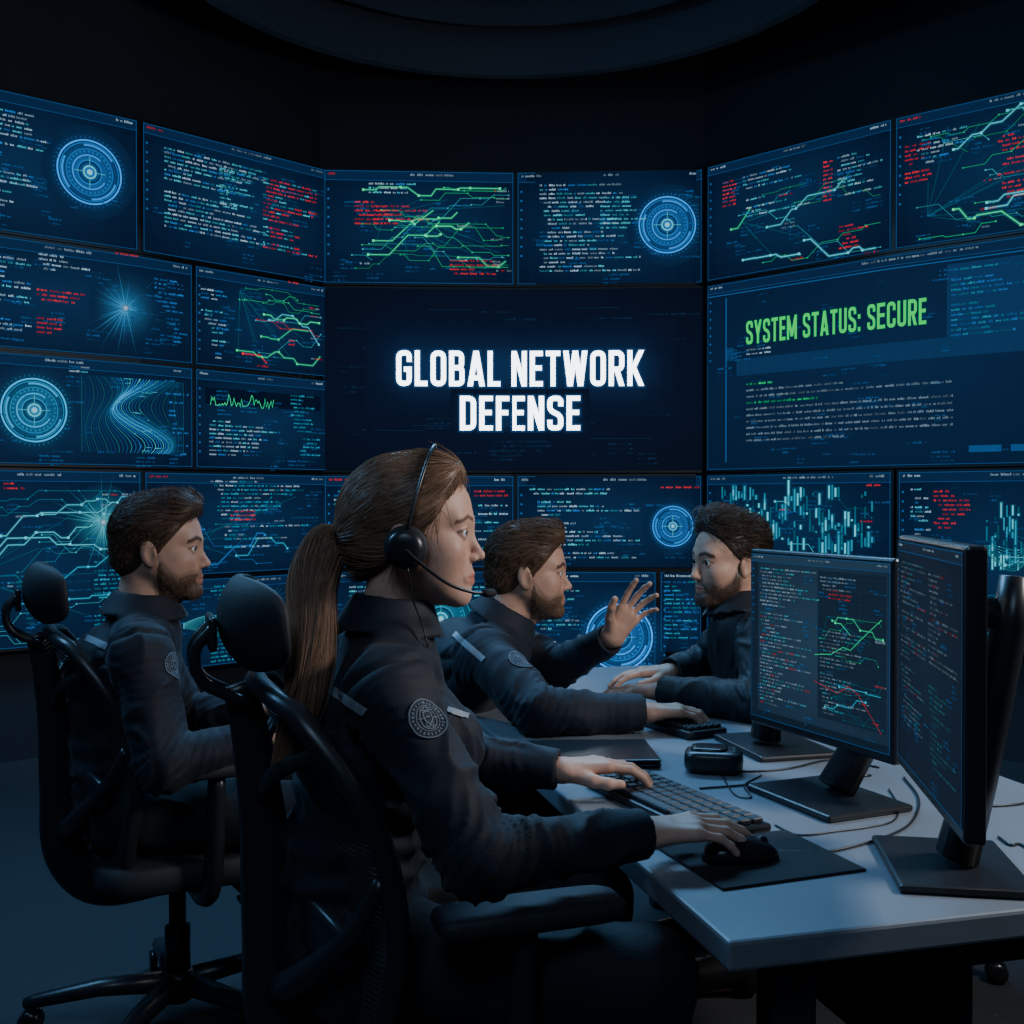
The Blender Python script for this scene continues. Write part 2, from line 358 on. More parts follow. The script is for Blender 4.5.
class Canvas:
    """graphics drawn in units of u metres, origin top left, mapped onto a screen surface"""
    def __init__(s, fmap, W, H, u, breaks=()):
        s.f = fmap; s.u = u; s.W = W/u; s.H = H/u; s.mb = MB(); s.breaks = [b/u for b in breaks]; s.R = random.Random(int(W*1e4+H*1e3)+len(breaks))
    def put(s, P, F, cols, lay):
        V = [s.f(p[0]*s.u, p[1]*s.u, .0007*lay) for p in P]
        s.mb.add(V, F, np.array(cols)*GA if np.ndim(cols) == 2 else np.array(cols)*GA)
    def bg(s, c0, c1, cx=.5, cy=.5, vig=True):
        xs = sorted(set(list(np.linspace(0, s.W, 13))+[b for b in s.breaks if 0 < b < s.W])); ys = np.linspace(0, s.H, 9); P = []; C = []
        for y in ys:
            for x in xs:
                d = min(1, 1.5*math.hypot(x/s.W-cx, y/s.H-cy)); P.append((x, y)); C.append(np.array(c0)*(1-d)+np.array(c1)*d)
        n = len(xs); s.bgc = np.array(c1)*.5+np.array(c0)*.5
        s.put(P, [(j*n+i, j*n+i+1, (j+1)*n+i+1, (j+1)*n+i) for j in range(len(ys)-1) for i in range(n-1)], C, 0)
    def rect(s, x0, y0, x1, y1, c, lay=2):
        xs = [x0]+[b for b in s.breaks if x0 < b < x1]+[x1]
        for a, b in zip(xs[:-1], xs[1:]): s.put([(a, y0), (b, y0), (b, y1), (a, y1)], [(0, 1, 2, 3)], c, lay)
    def box(s, x0, y0, x1, y1, c, w=.7, lay=2):
        s.rect(x0, y0, x1, y0+w, c, lay); s.rect(x0, y1-w, x1, y1, c, lay); s.rect(x0, y0, x0+w, y1, c, lay); s.rect(x1-w, y0, x1, y1, c, lay)
    def line(s, P, w, c, lay=3, closed=False):
        V, F = stroke(P, w, closed); s.put(V, F, c, lay)
    def code(s, x0, y0, x1, y1, cols=((WH, 1),), rh=4.2, fill=.72, ind=True, cw=1.15, k=1.05):
        R = s.R; y = y0; lvl = 0
        while y+rh < y1:
            if R.random() < .09: y += rh; continue
            if ind: lvl = max(0, min(5, lvl+R.choice((-1, 0, 0, 1))))
            x = x0+lvl*4; end = x0+(x1-x0)*min(1, fill*R.uniform(.3, 1.4))
            while x < end:
                c = R.choices([q[0] for q in cols], [q[1] for q in cols])[0]; br = R.uniform(.25, 1.)*k
                for _ in range(R.randint(2, 8)):
                    if x+cw > x1: break
                    h = rh*(.44 if R.random() < .25 else R.uniform(.27, .33)); s.rect(x, y+rh*.5-h, x+cw*R.choice((.5, .62, .74)), y+rh*.52, c*br, 3); x += cw
                x += cw*R.uniform(.8, 2.2)
                if x > x1: break
            y += rh
    def net(s, x0, y0, x1, y1, n=7, cols=(CY, GR), w=1.):
        R = s.R
        for i in range(int(n*1.5)):
            x = R.uniform(x0, x0+.55*(x1-x0)); y = R.uniform(y0, y1); big = i < n*.42; c = R.choice(cols)*(R.uniform(.7, 1.1) if big else R.uniform(.25, .55)); P = [(x, y)]; dr = R.uniform(-1, 1)
            while x < x1-6:
                dx = R.uniform(4, 22); x = min(x+dx, x1); P.append((x, y))
                if x < x1-6 and R.random() < .85:
                    dy = R.uniform(-14, 14)+dr*10; dy = min(max(y+dy, y0), y1)-y; x = min(x1, x+abs(dy)*R.uniform(.5, 1.3)+1); y += dy; P.append((x, y))
                if R.random() < .16: break
            if len(P) > 1:
                if big: s.line(P, w*2.6, c*.10+s.bgc, 2)
                s.line(P, w*(.78 if big else .42), c, 3)
            for p in P[::3]: q = 1.15 if big else .7; s.rect(p[0]-q, p[1]-q, p[0]+q, p[1]+q, c*1.3, 4)
            if R.random() < .6: s.code(x-12, y+2, x+4, y+7, ((WH, 1), (RD, .6)), 4.2, 1., False, k=.6)
        hub = (R.uniform(x0, x0+.3*(x1-x0)), R.uniform(y0, y1))
        for _ in range(n):
            s.line([hub, (R.uniform(x0, x1), R.uniform(y0, y1))], .35, TL*.3, 2)
    def disc(s, cx, cy, r0, r1, c0, c1, lay=2, a0=0., a1=2*PI, n=40):
        P = []; C = []
        for k in range(n+1):
            a = a0+(a1-a0)*k/n
            P += [(cx+r0*math.cos(a), cy+r0*math.sin(a)), (cx+r1*math.cos(a), cy+r1*math.sin(a))]; C += [c0, c1]
        s.put(P, [(2*k, 2*k+1, 2*k+3, 2*k+2) for k in range(n)], C, lay)
    def hud(s, cx, cy, r, c=BL):
        b = s.bgc
        for i in range(6): t0, t1 = i/6, (i+1)/6; f = lambda t: c*.5*(1-t)**2+b; s.disc(cx, cy, r*(.2+t0*1.25), r*(.2+t1*1.25), f(t0), f(t1), 1)
        s.disc(cx, cy, r*.95, r, c*1.6, c*1.6, 3, n=56); s.disc(cx, cy, r*.88, r*.905, c*.8, c*.8, 3, n=56)
        for k in range(3): s.disc(cx, cy, r*.80, r*.86, c*1.2, c*1.2, 3, k*2.1+.3, k*2.1+1.5, 16)
        s.disc(cx, cy, r*.70, r*.72, c*.9, c*.9, 3, n=48)
        for k in range(30): s.disc(cx, cy, r*.60, r*.67, c*.6, c*.6, 3, k*PI/15, k*PI/15+.11, 2)
        s.disc(cx, cy, r*.50, r*.54, c*1.4, c*1.4, 3, .5, 5.4, 40); s.disc(cx, cy, r*.36, r*.38, c, c, 3); s.disc(cx, cy, 0, r*.34, c*.9+b, b, 3)
        s.disc(cx, cy, r*.16, r*.21, CY, CY, 4, n=24); s.disc(cx, cy, 0, r*.09, WH*1.2, CY, 4, n=14)
        for k in range(4): a = k*PI/2; s.line([(cx+r*.22*math.cos(a), cy+r*.22*math.sin(a)), (cx+r*.48*math.cos(a), cy+r*.48*math.sin(a))], .6, CY*.7, 4)
        for k in range(48):
            a = k*PI/24; s.line([(cx+r*1.05*math.cos(a), cy+r*1.05*math.sin(a)), (cx+r*1.11*math.cos(a), cy+r*1.11*math.sin(a))], .35, c*.7, 3)
    def star(s, cx, cy, r, c=CY):
        for i in range(5): t0, t1 = i/5, (i+1)/5; f = lambda t: c*.45*(1-t)**2.2+s.bgc; s.disc(cx, cy, r*t0, r*t1, f(t0), f(t1), 1)
        s.disc(cx, cy, 0, r*.10, WH, c*.3, 5, n=16)
        for k in range(44):
            a = s.R.uniform(0, 2*PI); L = r*s.R.uniform(.4, 1.5); d = np.array((math.cos(a), math.sin(a))); q = np.array((-d[1], d[0])); o = np.array((cx, cy))
            s.put([o+q*.35, o-q*.35, o+d*L], [(0, 1, 2)], [c*.8, c*.8, c*.1+s.bgc], 4)
    def waves(s, x0, y0, x1, y1, n=12, c=TL):
        n = int(n*1.4)
        for i in range(n):
            ph = i*.16; P = []
            for k in range(34):
                t = k/33; P.append((x0+(x1-x0)*t, (y0+y1)/2+(y1-y0)*.46*(math.sin(1.3*PI*t+ph)*.6+.4*math.sin(3.1*PI*t-ph*.7))*(.2+.8*t)))
            s.line(P, .4, c*(.15+.5*i/n), 3)
            if i % 2: 
                for k in range(0, 34, 5): s.rect(P[k][0]-.5, P[k][1]-.5, P[k][0]+.5, P[k][1]+.5, c*1.1, 4)
    def contours(s, x0, y0, x1, y1, n=46, c=BL):
        """dense family of near vertical contour curves pinched round one bright ridge"""
        for i in range(n):
            a = i/(n-1); P = []; br = .18+.9*math.exp(-((a-.5)/.16)**2)
            for k in range(22):
                t = k/21; x = a+.16*math.sin(2.2*PI*t+a*3)*math.sin(PI*a)+.10*math.sin(5*t-a*5)*math.sin(PI*a); P.append((x0+(x1-x0)*x, y0+(y1-y0)*t))
            s.line(P, .45, (c if i % 3 else CY)*br, 3)
        for _ in range(18): t = s.R.random(); xa = x0+(x1-x0)*s.R.uniform(.3, .7); s.rect(xa, y0+(y1-y0)*t, xa+s.R.uniform(2, 9), y0+(y1-y0)*t+.5, CY*.7, 4)
    def spikes(s, x0, y0, x1, y1, c=GR, n=50, w=.8):
        P = [(x0+(x1-x0)*k/n, y1-(y1-y0)*s.R.random()**2.2) for k in range(n+1)]; s.line(P, w*.8, c, 4)
    def eq(s, x0, y0, x1, y1, n=52, c=TL):
        for ln in range(5):
            y = s.R.uniform(.3, .7)
            for k in range(n):
                y = min(.9, max(.08, y+s.R.uniform(-.22, .22))); x = x0+(x1-x0)*k/n
                if s.R.random() < .35: continue
                h = s.R.uniform(.02, .24)**1.0*(1.6 if s.R.random() < .12 else 1); a = y0+(y1-y0)*y; q = s.R.uniform(.15, 1.3); w = (x1-x0)/n
                if q > .8: s.rect(x-w*.5, a-h*(y1-y0)*.6, x+w*1.1, a+h*(y1-y0)*.6, c*.12+s.bgc, 2)
                s.rect(x, a-h*(y1-y0)*.5, x+w*.55, a+h*(y1-y0)*.5, (CY if q > 1. else c)*q, 3)
        s.net(x0, y0, x1, y1, 3, (TL, CY), .6)
    def head(s, red=False):
        for x in np.arange(14, s.W, 14): s.rect(x, 10, x+.25, s.H, s.bgc*1.25, 1)
        for y in np.arange(20, s.H, 14): s.rect(0, y, s.W, y+.25, s.bgc*1.25, 1)
        for _ in range(int(s.W/6)): x, y = s.R.uniform(8, s.W-20), s.R.uniform(14, s.H-8); s.code(x, y, x+s.R.uniform(8, 22), y+s.R.choice((5, 10, 15)), ((BL, 1),), 4., 1., False, k=.4)
        s.rect(0, 0, s.W, 9, s.bgc*1.2, 1); s.code(4, 2, 24, 8, ((RD if red else WH, 1),), 5, 1.2, False, k=.8); s.code(s.W*.45, 2, s.W*.72, 8, ((WH, 1),), 5, .8, False, k=.55)
        s.code(s.W-20, 2, s.W-4, 8, ((WH, 1),), 5, 1.2, False, k=.8); s.rect(0, 9.3, s.W, 9.7, BL*.4, 2); s.box(.3, .3, s.W-.3, s.H-.3, BL*.3, .6, 2)
        for k in range(8): s.rect(3, 18+k*9, 4.8, 19.8+k*9, BL*.5, 2)
    def text(s, st, x0, y0, x1, y1, col, t=T0, lay=6):
        w = 0; gs = []; gap = .095
        for ch in st: g = glyph(ch); gs.append((w, g)); w += g[0]+gap
        w -= gap; kx = (x1-x0)/w; ky = (y1-y0); mp = lambda p, o: (x0+(o+p[0])*kx, y1-p[1]*ky)
        for o, (W, S, G) in gs:
            for P, cl in S:
                P = np.array(P, float); e = (t-T0)*.5
                if not cl and e > 0: P = P.copy(); a, b = unit(P[0]-P[1])*e, unit(P[-1]-P[-2])*e; P[0] += a; P[-1] += b
                V, F = stroke(P, t, cl); s.put([mp(p, o) for p in V], F, col, lay)
            for a, b in G:
                q = t*.54; e = (t-T0)*.5; V = [(a[0]-q, a[1]-e), (a[0]+q, a[1]-e), (b[0]+q, b[1]+e), (b[0]-q, b[1]+e)]
                s.put([mp(p, o) for p in V], [(0, 1, 2, 3)], col, lay)
    def glow(s, x0, y0, x1, y1, m, c, lay=2):
        """soft halo that the screen shows behind its heading"""
        xs = sorted([x0-m, x0-m*.7, x0-m*.35, x1+m*.35, x1+m*.7, x1+m]+list(np.linspace(x0, x1, 12))+[b for b in s.breaks if x0 < b < x1]); ys = [y0-m, y0-m*.7, y0-m*.35, y0, y1, y1+m*.35, y1+m*.7, y1+m]; P = []; C = []
        g = lambda v, a, b: max(0, 1-max(a-v, v-b, 0)/m)**2
        for y in ys:
            for x in xs: P.append((x, y)); C.append(s.bgc+np.array(c)*g(x, x0, x1)*g(y, y0, y1))
        n = len(xs); s.put(P, [(j*n+i, j*n+i+1, j*n+n+i+1, j*n+n+i) for j in range(len(ys)-1) for i in range(n-1)], C, lay)

BG0 = lin((15, 44, 78)); BG1 = lin((7, 21, 45))
def wall_screen(u0, u1, z1, z0, label, draw, bg=(BG0, BG1), group='video wall screens', red=False, name='wall_screen', head=True):
    s0, s1 = s_of_u(u0), s_of_u(u1); W, H = s1-s0, z1-z0; sm = (s0+s1)/2
    bp = wpt(sm, z0, 0); t = thing(name, label, 'screen', bp, 0, group)
    br = [b-s0 for b in SS if s0 < b < s1]; xs = sorted([0, W]+br)
    mb = MB(); b = .012; ang = [s0-b]+[s0+x for x in br]+[s1+b]; V = []
    for s in ang:
        for z in (z0-b, z1+b):
            for off in (0., .05): V.append(wpt(s, z, off))
    F = []
    for i in range(len(ang)-1):
        o = 4*i; p = o+4; F += [(o, p, p+1, o+1), (o+2, o+3, p+3, p+2), (o+1, p+1, p+3, o+3), (o, o+2, p+2, p)]
    o = 4*(len(ang)-1); F += [(0, 1, 3, 2), (o, o+2, o+3, o+1)]
    mb.add(V, F); mb.build('bezel', M['bezel'], t, smooth=False)
    u = .0055 if abs(sm) < 1 else .0049
    c = Canvas(lambda a, bb, off: wpt(s0+a, z1-bb, .052+off), W, H, u, br); c.bg(*bg)
    c.px = lambda uu, vv: ((s_of_u(uu)-s0)/u, (z1-z_of(uu, vv))/u)
    if head: c.head(red)
    draw(c); c.mb.build('display', M['screen'], t, cols=True, smooth=False, fixn=False)
    return t
MIX = ((WH, 4), (CY, 3), (BL, 2)); RED = ((RD, 1),)
A1, A0 = 3.045, 2.44; B1, B0 = 2.412, 1.935; C1, C0 = 1.91, 1.43; E1, E0 = 1.40, .905; G1, G0 = .880, .45
def pcode(c, u0, v0, u1, v1, cols=MIX, **k):
    a, b = c.px(u0, v0); d, e = c.px(u1, v1); c.code(a, b, d, e, cols, **k)
def pnet(c, u0, v0, u1, v1, n=8, cols=(CY, GR), w=1.):
    a, b = c.px(u0, v0); d, e = c.px(u1, v1); c.net(max(a, 4), max(b, 12), min(d, c.W-4), min(e, c.H-4), n, cols, w)
def d1(c): pcode(c, -60, 100, 48, 222, fill=.75); pcode(c, 8, 180, 50, 200, ((CY, 1),)); c.hud(*c.px(87, 176), 30)
def d2(c): pcode(c, 160, 150, 262, 262, fill=.85); pcode(c, 258, 180, 312, 262, ((RD, 3), (CY, 1)), fill=.8); pcode(c, 215, 170, 250, 222, ((CY, 1),))
def d3(c): pnet(c, 345, 190, 508, 278, 9); pcode(c, 356, 204, 388, 230, RED, fill=1.); pcode(c, 375, 208, 430, 232, RED, fill=.7); pcode(c, 370, 186, 430, 203, MIX); pcode(c, 450, 262, 505, 280, RED, fill=.6); pnet(c, 400, 190, 508, 270, 6, (GR,), 1.3)
def d4(c): pcode(c, 540, 188, 640, 278, fill=.75); pcode(c, 600, 200, 650, 235, ((CY, 1),)); c.hud(*c.px(666, 228), 28)
def d5(c): pcode(c, 728, 185, 742, 212, RED, fill=1.4, ind=False, k=1.2); pcode(c, 745, 180, 818, 210, MIX); pcode(c, 828, 165, 838, 205, RED, fill=1.4, ind=False, k=1.2); pcode(c, 842, 160, 888, 195, MIX); pnet(c, 730, 205, 885, 262, 8, (GR, CY), 1.3); pcode(c, 840, 225, 890, 248, RED, fill=.6)
def d6(c): pcode(c, 908, 150, 935, 185, RED, fill=1.); pcode(c, 1000, 140, 1050, 200, RED, fill=.8); pnet(c, 920, 125, 1090, 225, 10, (GR, CY), 1.3); pcode(c, 920, 140, 980, 160, MIX)
def d7(c):
    pcode(c, -60, 250, 30, 340, fill=.8); pcode(c, 36, 255, 90, 282, ((WH, 1),)); pcode(c, 34, 290, 88, 312, RED, fill=1.); pcode(c, 34, 318, 60, 342, RED, fill=.9); pcode(c, 112, 254, 140, 266, RED, fill=1.)
    pcode(c, 150, 275, 183, 350, ((BL, 1),)); c.star(*c.px(122, 310), 34, lin((70, 175, 240)))
def d8(c): pcode(c, 196, 285, 225, 365, MIX); pnet(c, 225, 285, 315, 370, 10, (GR, CY, GR, RD), 1.1); pcode(c, 280, 282, 300, 292, RED, fill=1.); pcode(c, 280, 340, 296, 352, RED, fill=1.)
def d9(c): c.hud(*c.px(31, 411), 29, lin((45, 160, 215))); a = c.px(78, 376); b = c.px(178, 455); c.contours(a[0], a[1], b[0], b[1]); pcode(c, -70, 370, -10, 455); pcode(c, 66, 366, 110, 380, MIX); pcode(c, 160, 380, 184, 460, ((BL, 1),))
def d10(c): a = c.px(205, 393); b = c.px(268, 410); c.rect(*c.px(200, 388), *c.px(315, 412), BG1*.7, 1); c.spikes(a[0], a[1], b[0], b[1]); pcode(c, 204, 420, 275, 462, MIX, fill=.9); pcode(c, 285, 395, 315, 462, ((TL, 1),), fill=.8)
def title(c):
    for _ in range(40): x, y = c.R.uniform(8, c.W-60), c.R.uniform(14, c.H-16); c.code(x, y, x+c.R.uniform(20, 60), y+c.R.choice((7, 12, 18)), ((DB, 1),), 4.6, .9, False, k=.6)
    for _ in range(16): y = c.R.uniform(10, c.H-10); x = c.R.uniform(5, c.W*.8); c.rect(x, y, x+c.R.uniform(20, 70), y+.5, DB*.5, 2)
    g = lin((60, 140, 230))
    a = c.px(405, 354); e = c.px(635, 384); c.glow(a[0], a[1]+6, e[0], e[1]-6, 38, g*.07, 3.2); a = c.px(465, 400); e = c.px(575, 428); c.glow(a[0], a[1]+4, e[0], e[1]-4, 14, g*.06, 3.5)
    for st, b in (('GLOBAL NETWORK', (397, 352, 643, 387)), ('DEFENSE', (460, 397, 580, 431))):
        a = c.px(b[0], b[1]); e = c.px(b[2], b[3])
        for t, k in ((.26, .12), (.21, .18), (.175, .35)): c.text(st, a[0], a[1], e[0], e[1], c.bgc+g*k, t, 5+int(k*11))
        c.text(st, a[0], a[1], e[0], e[1], np.array((5.0, 5.5, 6.0)), T0, 11)
def status(c):
    c.rect(0, 12, c.W, 13, BL*.4, 2); e = c.px(950, 345); c.rect(e[0], 16, c.W-6, e[1], BG0*1.35, 1); c.code(e[0]+4, 20, c.W-8, e[1]-4, ((BL, 1), (TL, 1)), 4.6, .5, k=.8)
    q = c.px(742, 366); c.rect(q[0], q[1]-6, c.W-8, q[1]+12, BG0*1.3, 1); c.rect(q[0]-14, 16, q[0]-12.6, c.H-8, BL*.4, 2); c.rect(q[0]-14, 70, q[0]-4, 84, BL*.18, 1)
    a = c.px(752, 323); b = c.px(930, 323); hgt = (z_of(752, 323)-z_of(752, 346))/c.u
    for t, k in ((.20, .10), (.17, .2)): c.text('SYSTEM STATUS: SECURE', a[0], a[1], b[0], a[1]+hgt, c.bgc+lin((10, 150, 60))*k, t, 4+int(k*12))
    c.text('SYSTEM STATUS: SECURE', a[0], a[1], b[0], a[1]+hgt, np.array((.0, .85, .13)), T0, 9)
    pcode(c, 752, 350, 800, 358, ((WH, 1),), fill=.9, ind=False, rh=4.4)
    for k in range(10):
        cc = ((np.array((.0, .62, .16)), 1),) if k in (0, 3) else ((WH, 1),); c.code(a[0], q[1]+20+k*6.6, a[0]+(c.W-a[0])*(.12 if k == 0 else .24 if k == 3 else .62), q[1]+26+k*6.6, cc, 5, 1.5, False, k=1.1 if k in (0, 3) else .45)
    c.rect(c.W*.70, c.H-17, c.W*.77, c.H-11, BL*.3, 2); c.rect(c.W*.79, c.H-17, c.W*.86, c.H-11, BL*.3, 2)
def d11(c): c.star(*c.px(99, 522), 36); pnet(c, -80, 490, 130, 640, 12, (CY, TL), 1.); pcode(c, 0, 482, 22, 494, RED, fill=1.); pcode(c, 90, 560, 128, 640, ((TL, 1),)); pcode(c, 8, 575, 70, 640, ((TL, 1), (BL, 2)), k=.6)
def d12(c): pcode(c, 205, 480, 315, 560, ((TL, 2), (WH, 1)), fill=.6); pnet(c, 150, 485, 315, 560, 6, (TL, BL)); pcode(c, 225, 510, 250, 525, RED, fill=1.); pcode(c, 150, 490, 200, 560, MIX)
def d13(c): c.waves(40, 14, c.W-20, c.H-10, 18, CY*.7); pcode(c, 205, 585, 260, 660, ((TL, 1),)); c.star(c.W*.62, c.H*.4, 26)
def d14(c): pcode(c, 335, 490, 420, 560); pcode(c, 474, 490, 508, 500, RED, fill=1.); pcode(c, 474, 504, 508, 560, ((CY, 1), (WH, 1)), fill=.9)
def d15(c): pcode(c, 530, 488, 640, 560, fill=.8); pcode(c, 660, 486, 700, 494, RED, fill=.8); c.hud(*c.px(672, 526), 20)
def d16(c): pcode(c, 350, 585, 420, 640); c.hud(*c.px(441, 618), 33, TL); pcode(c, 470, 585, 510, 640, ((CY, 1),))
def d17(c): c.hud(*c.px(619, 636), 33, BL*1.2); pcode(c, 525, 580, 580, 670); pcode(c, 530, 574, 600, 582, ((WH, 1),)); pcode(c, 640, 585, 652, 670, ((BL, 1),))
def d18(c): pcode(c, 664, 580, 705, 640, ((TL, 1), (BL, 1)))
def d19(c): a = c.px(722, 488); b = c.px(880, 556); c.eq(a[0], a[1], b[0], b[1]); pcode(c, 868, 484, 890, 490, RED, fill=1.)
def d20(c): pcode(c, 720, 580, 890, 650); pnet(c, 720, 580, 890, 650, 6, (TL,))
def d21(c): pcode(c, 938, 490, 975, 540, RED, fill=.9); pcode(c, 915, 488, 936, 620, MIX, fill=.8); a = c.px(985, 480); c.waves(a[0], a[1], c.W-5, c.H-30, 12, CY*.7); pcode(c, 940, 548, 990, 580, ((TL, 1),)); pnet(c, 910, 590, 1090, 640, 5, (TL, CY)); a = c.px(990, 505); b = c.px(1060, 570); c.eq(a[0], a[1], b[0], b[1], 24)
wall_screen(-100, 134, A1, A0, 'top row wall screen at far left with blue circular dial and code', d1)
wall_screen(139, 321, A1, A0, 'top row wall screen second from left full of white and red code', d2, red=True)
wall_screen(326, 514, A1, A0, 'top row wall screen above title screen, left of two, with green branching lines', d3, red=True)
wall_screen(518, 707, A1, A0, 'top row wall screen above title screen, right of two, with blue circular dial', d4)
wall_screen(713, 894, A1, A0, 'top row wall screen above the system status screen with green line graph and red columns', d5)
wall_screen(899, 1120, A1, A0, 'top row wall screen at far right with green line graph', d6, red=True)
wall_screen(-100, 187, B1, B0, 'second row wall screen at far left with glowing blue starburst and red text', d7)
wall_screen(191, 321, B1, B0, 'second row smaller wall screen left of title with green network diagram', d8)
wall_screen(-100, 187, C1, C0, 'third row wall screen at far left with large round dial and contour lines', d9)
wall_screen(191, 321, C1, C0, 'third row smaller wall screen left of title with green spiky chart', d10)
wall_screen(326, 707, B1, C0, 'large dark central wall screen reading GLOBAL NETWORK DEFENSE in white', title, (lin((12, 25, 50)), lin((8, 14, 31))), name='title_screen', head=False)
wall_screen(713, 1120, B1, C0, 'large wall screen at right reading SYSTEM STATUS: SECURE in green', status, (lin((15, 38, 70)), lin((10, 29, 56))), name='status_screen')
wall_screen(-100, 136, E1, .62, 'lower tall wall screen at far left behind seated man with cyan network and starburst', d11)
wall_screen(140, 321, E1, E0, 'lower wall screen directly behind the left man\'s head with blue lines and code', d12, red=True)
wall_screen(140, 321, G1, G0, 'bottom row wall screen between left man and woman\'s ponytail with wavy lines', d13)
wall_screen(326, 514, E1, E0, 'wall screen below title, left of two, behind the woman\'s face with code', d14, red=True)
wall_screen(518, 707, E1, E0, 'wall screen below title, right of two, with code and small blue dial', d15)
wall_screen(326, 514, G1, G0, 'bottom row wall screen with teal dial behind the woman\'s microphone', d16)
wall_screen(518, 655, G1, .28, 'bottom row wall screen with large blue dial behind raised hand', d17)
wall_screen(660, 707, G1, G0, 'narrow bottom row wall screen beside the bearded man facing left', d18)
wall_screen(713, 895, E1, E0, 'lower right wall screen with teal vertical bar graph', d19)
wall_screen(713, 895, G1, G0, 'bottom row wall screen behind the desk monitors', d20)
wall_screen(903, 1120, E1, .62, 'lower tall wall screen at far right with red code beside curved graph', d21)

# ------------------------------------------------------------------ desk
DC = V3(.26, 1.31, 0); dL = unit((-.25, .968, 0)); dW = unit((.968, .25, 0)); DRZ = math.atan2(dW[1], dW[0]); DLEN, DWID, DT = 2.1, .86, .74
desk = thing('desk', 'long grey desk with dark legs carrying monitors and keyboards', 'desk', DC, DRZ)
V, F = rbox((DWID, DLEN, .038), .005, 2, (DWID/2, DLEN/2, DT-.019)); MB().add(V, F).build('tabletop', M['desk'], desk, world=False, smooth=False)
for lx in (.13, DWID-.13):
    for ly in (.10, DLEN-.10):
        V, F = rbox((.065, .05, DT-.038), .006, 2, (lx, ly, (DT-.038)/2)); MB().add(V, F).build('leg', M['leg'], desk, world=False, smooth=False)
V, F = rbox((DWID-.34, .02, .07), .003, 1, (DWID/2, .10, DT-.075)); MB().add(V, F).build('apron', M['panel'], desk, world=False, smooth=False)
V, F = rbox((.02, DLEN-.26, .3), .003, 1, (DWID/2, DLEN/2, DT-.20)); MB().add(V, F).build('modesty_panel', M['panel'], desk, world=False, smooth=False)

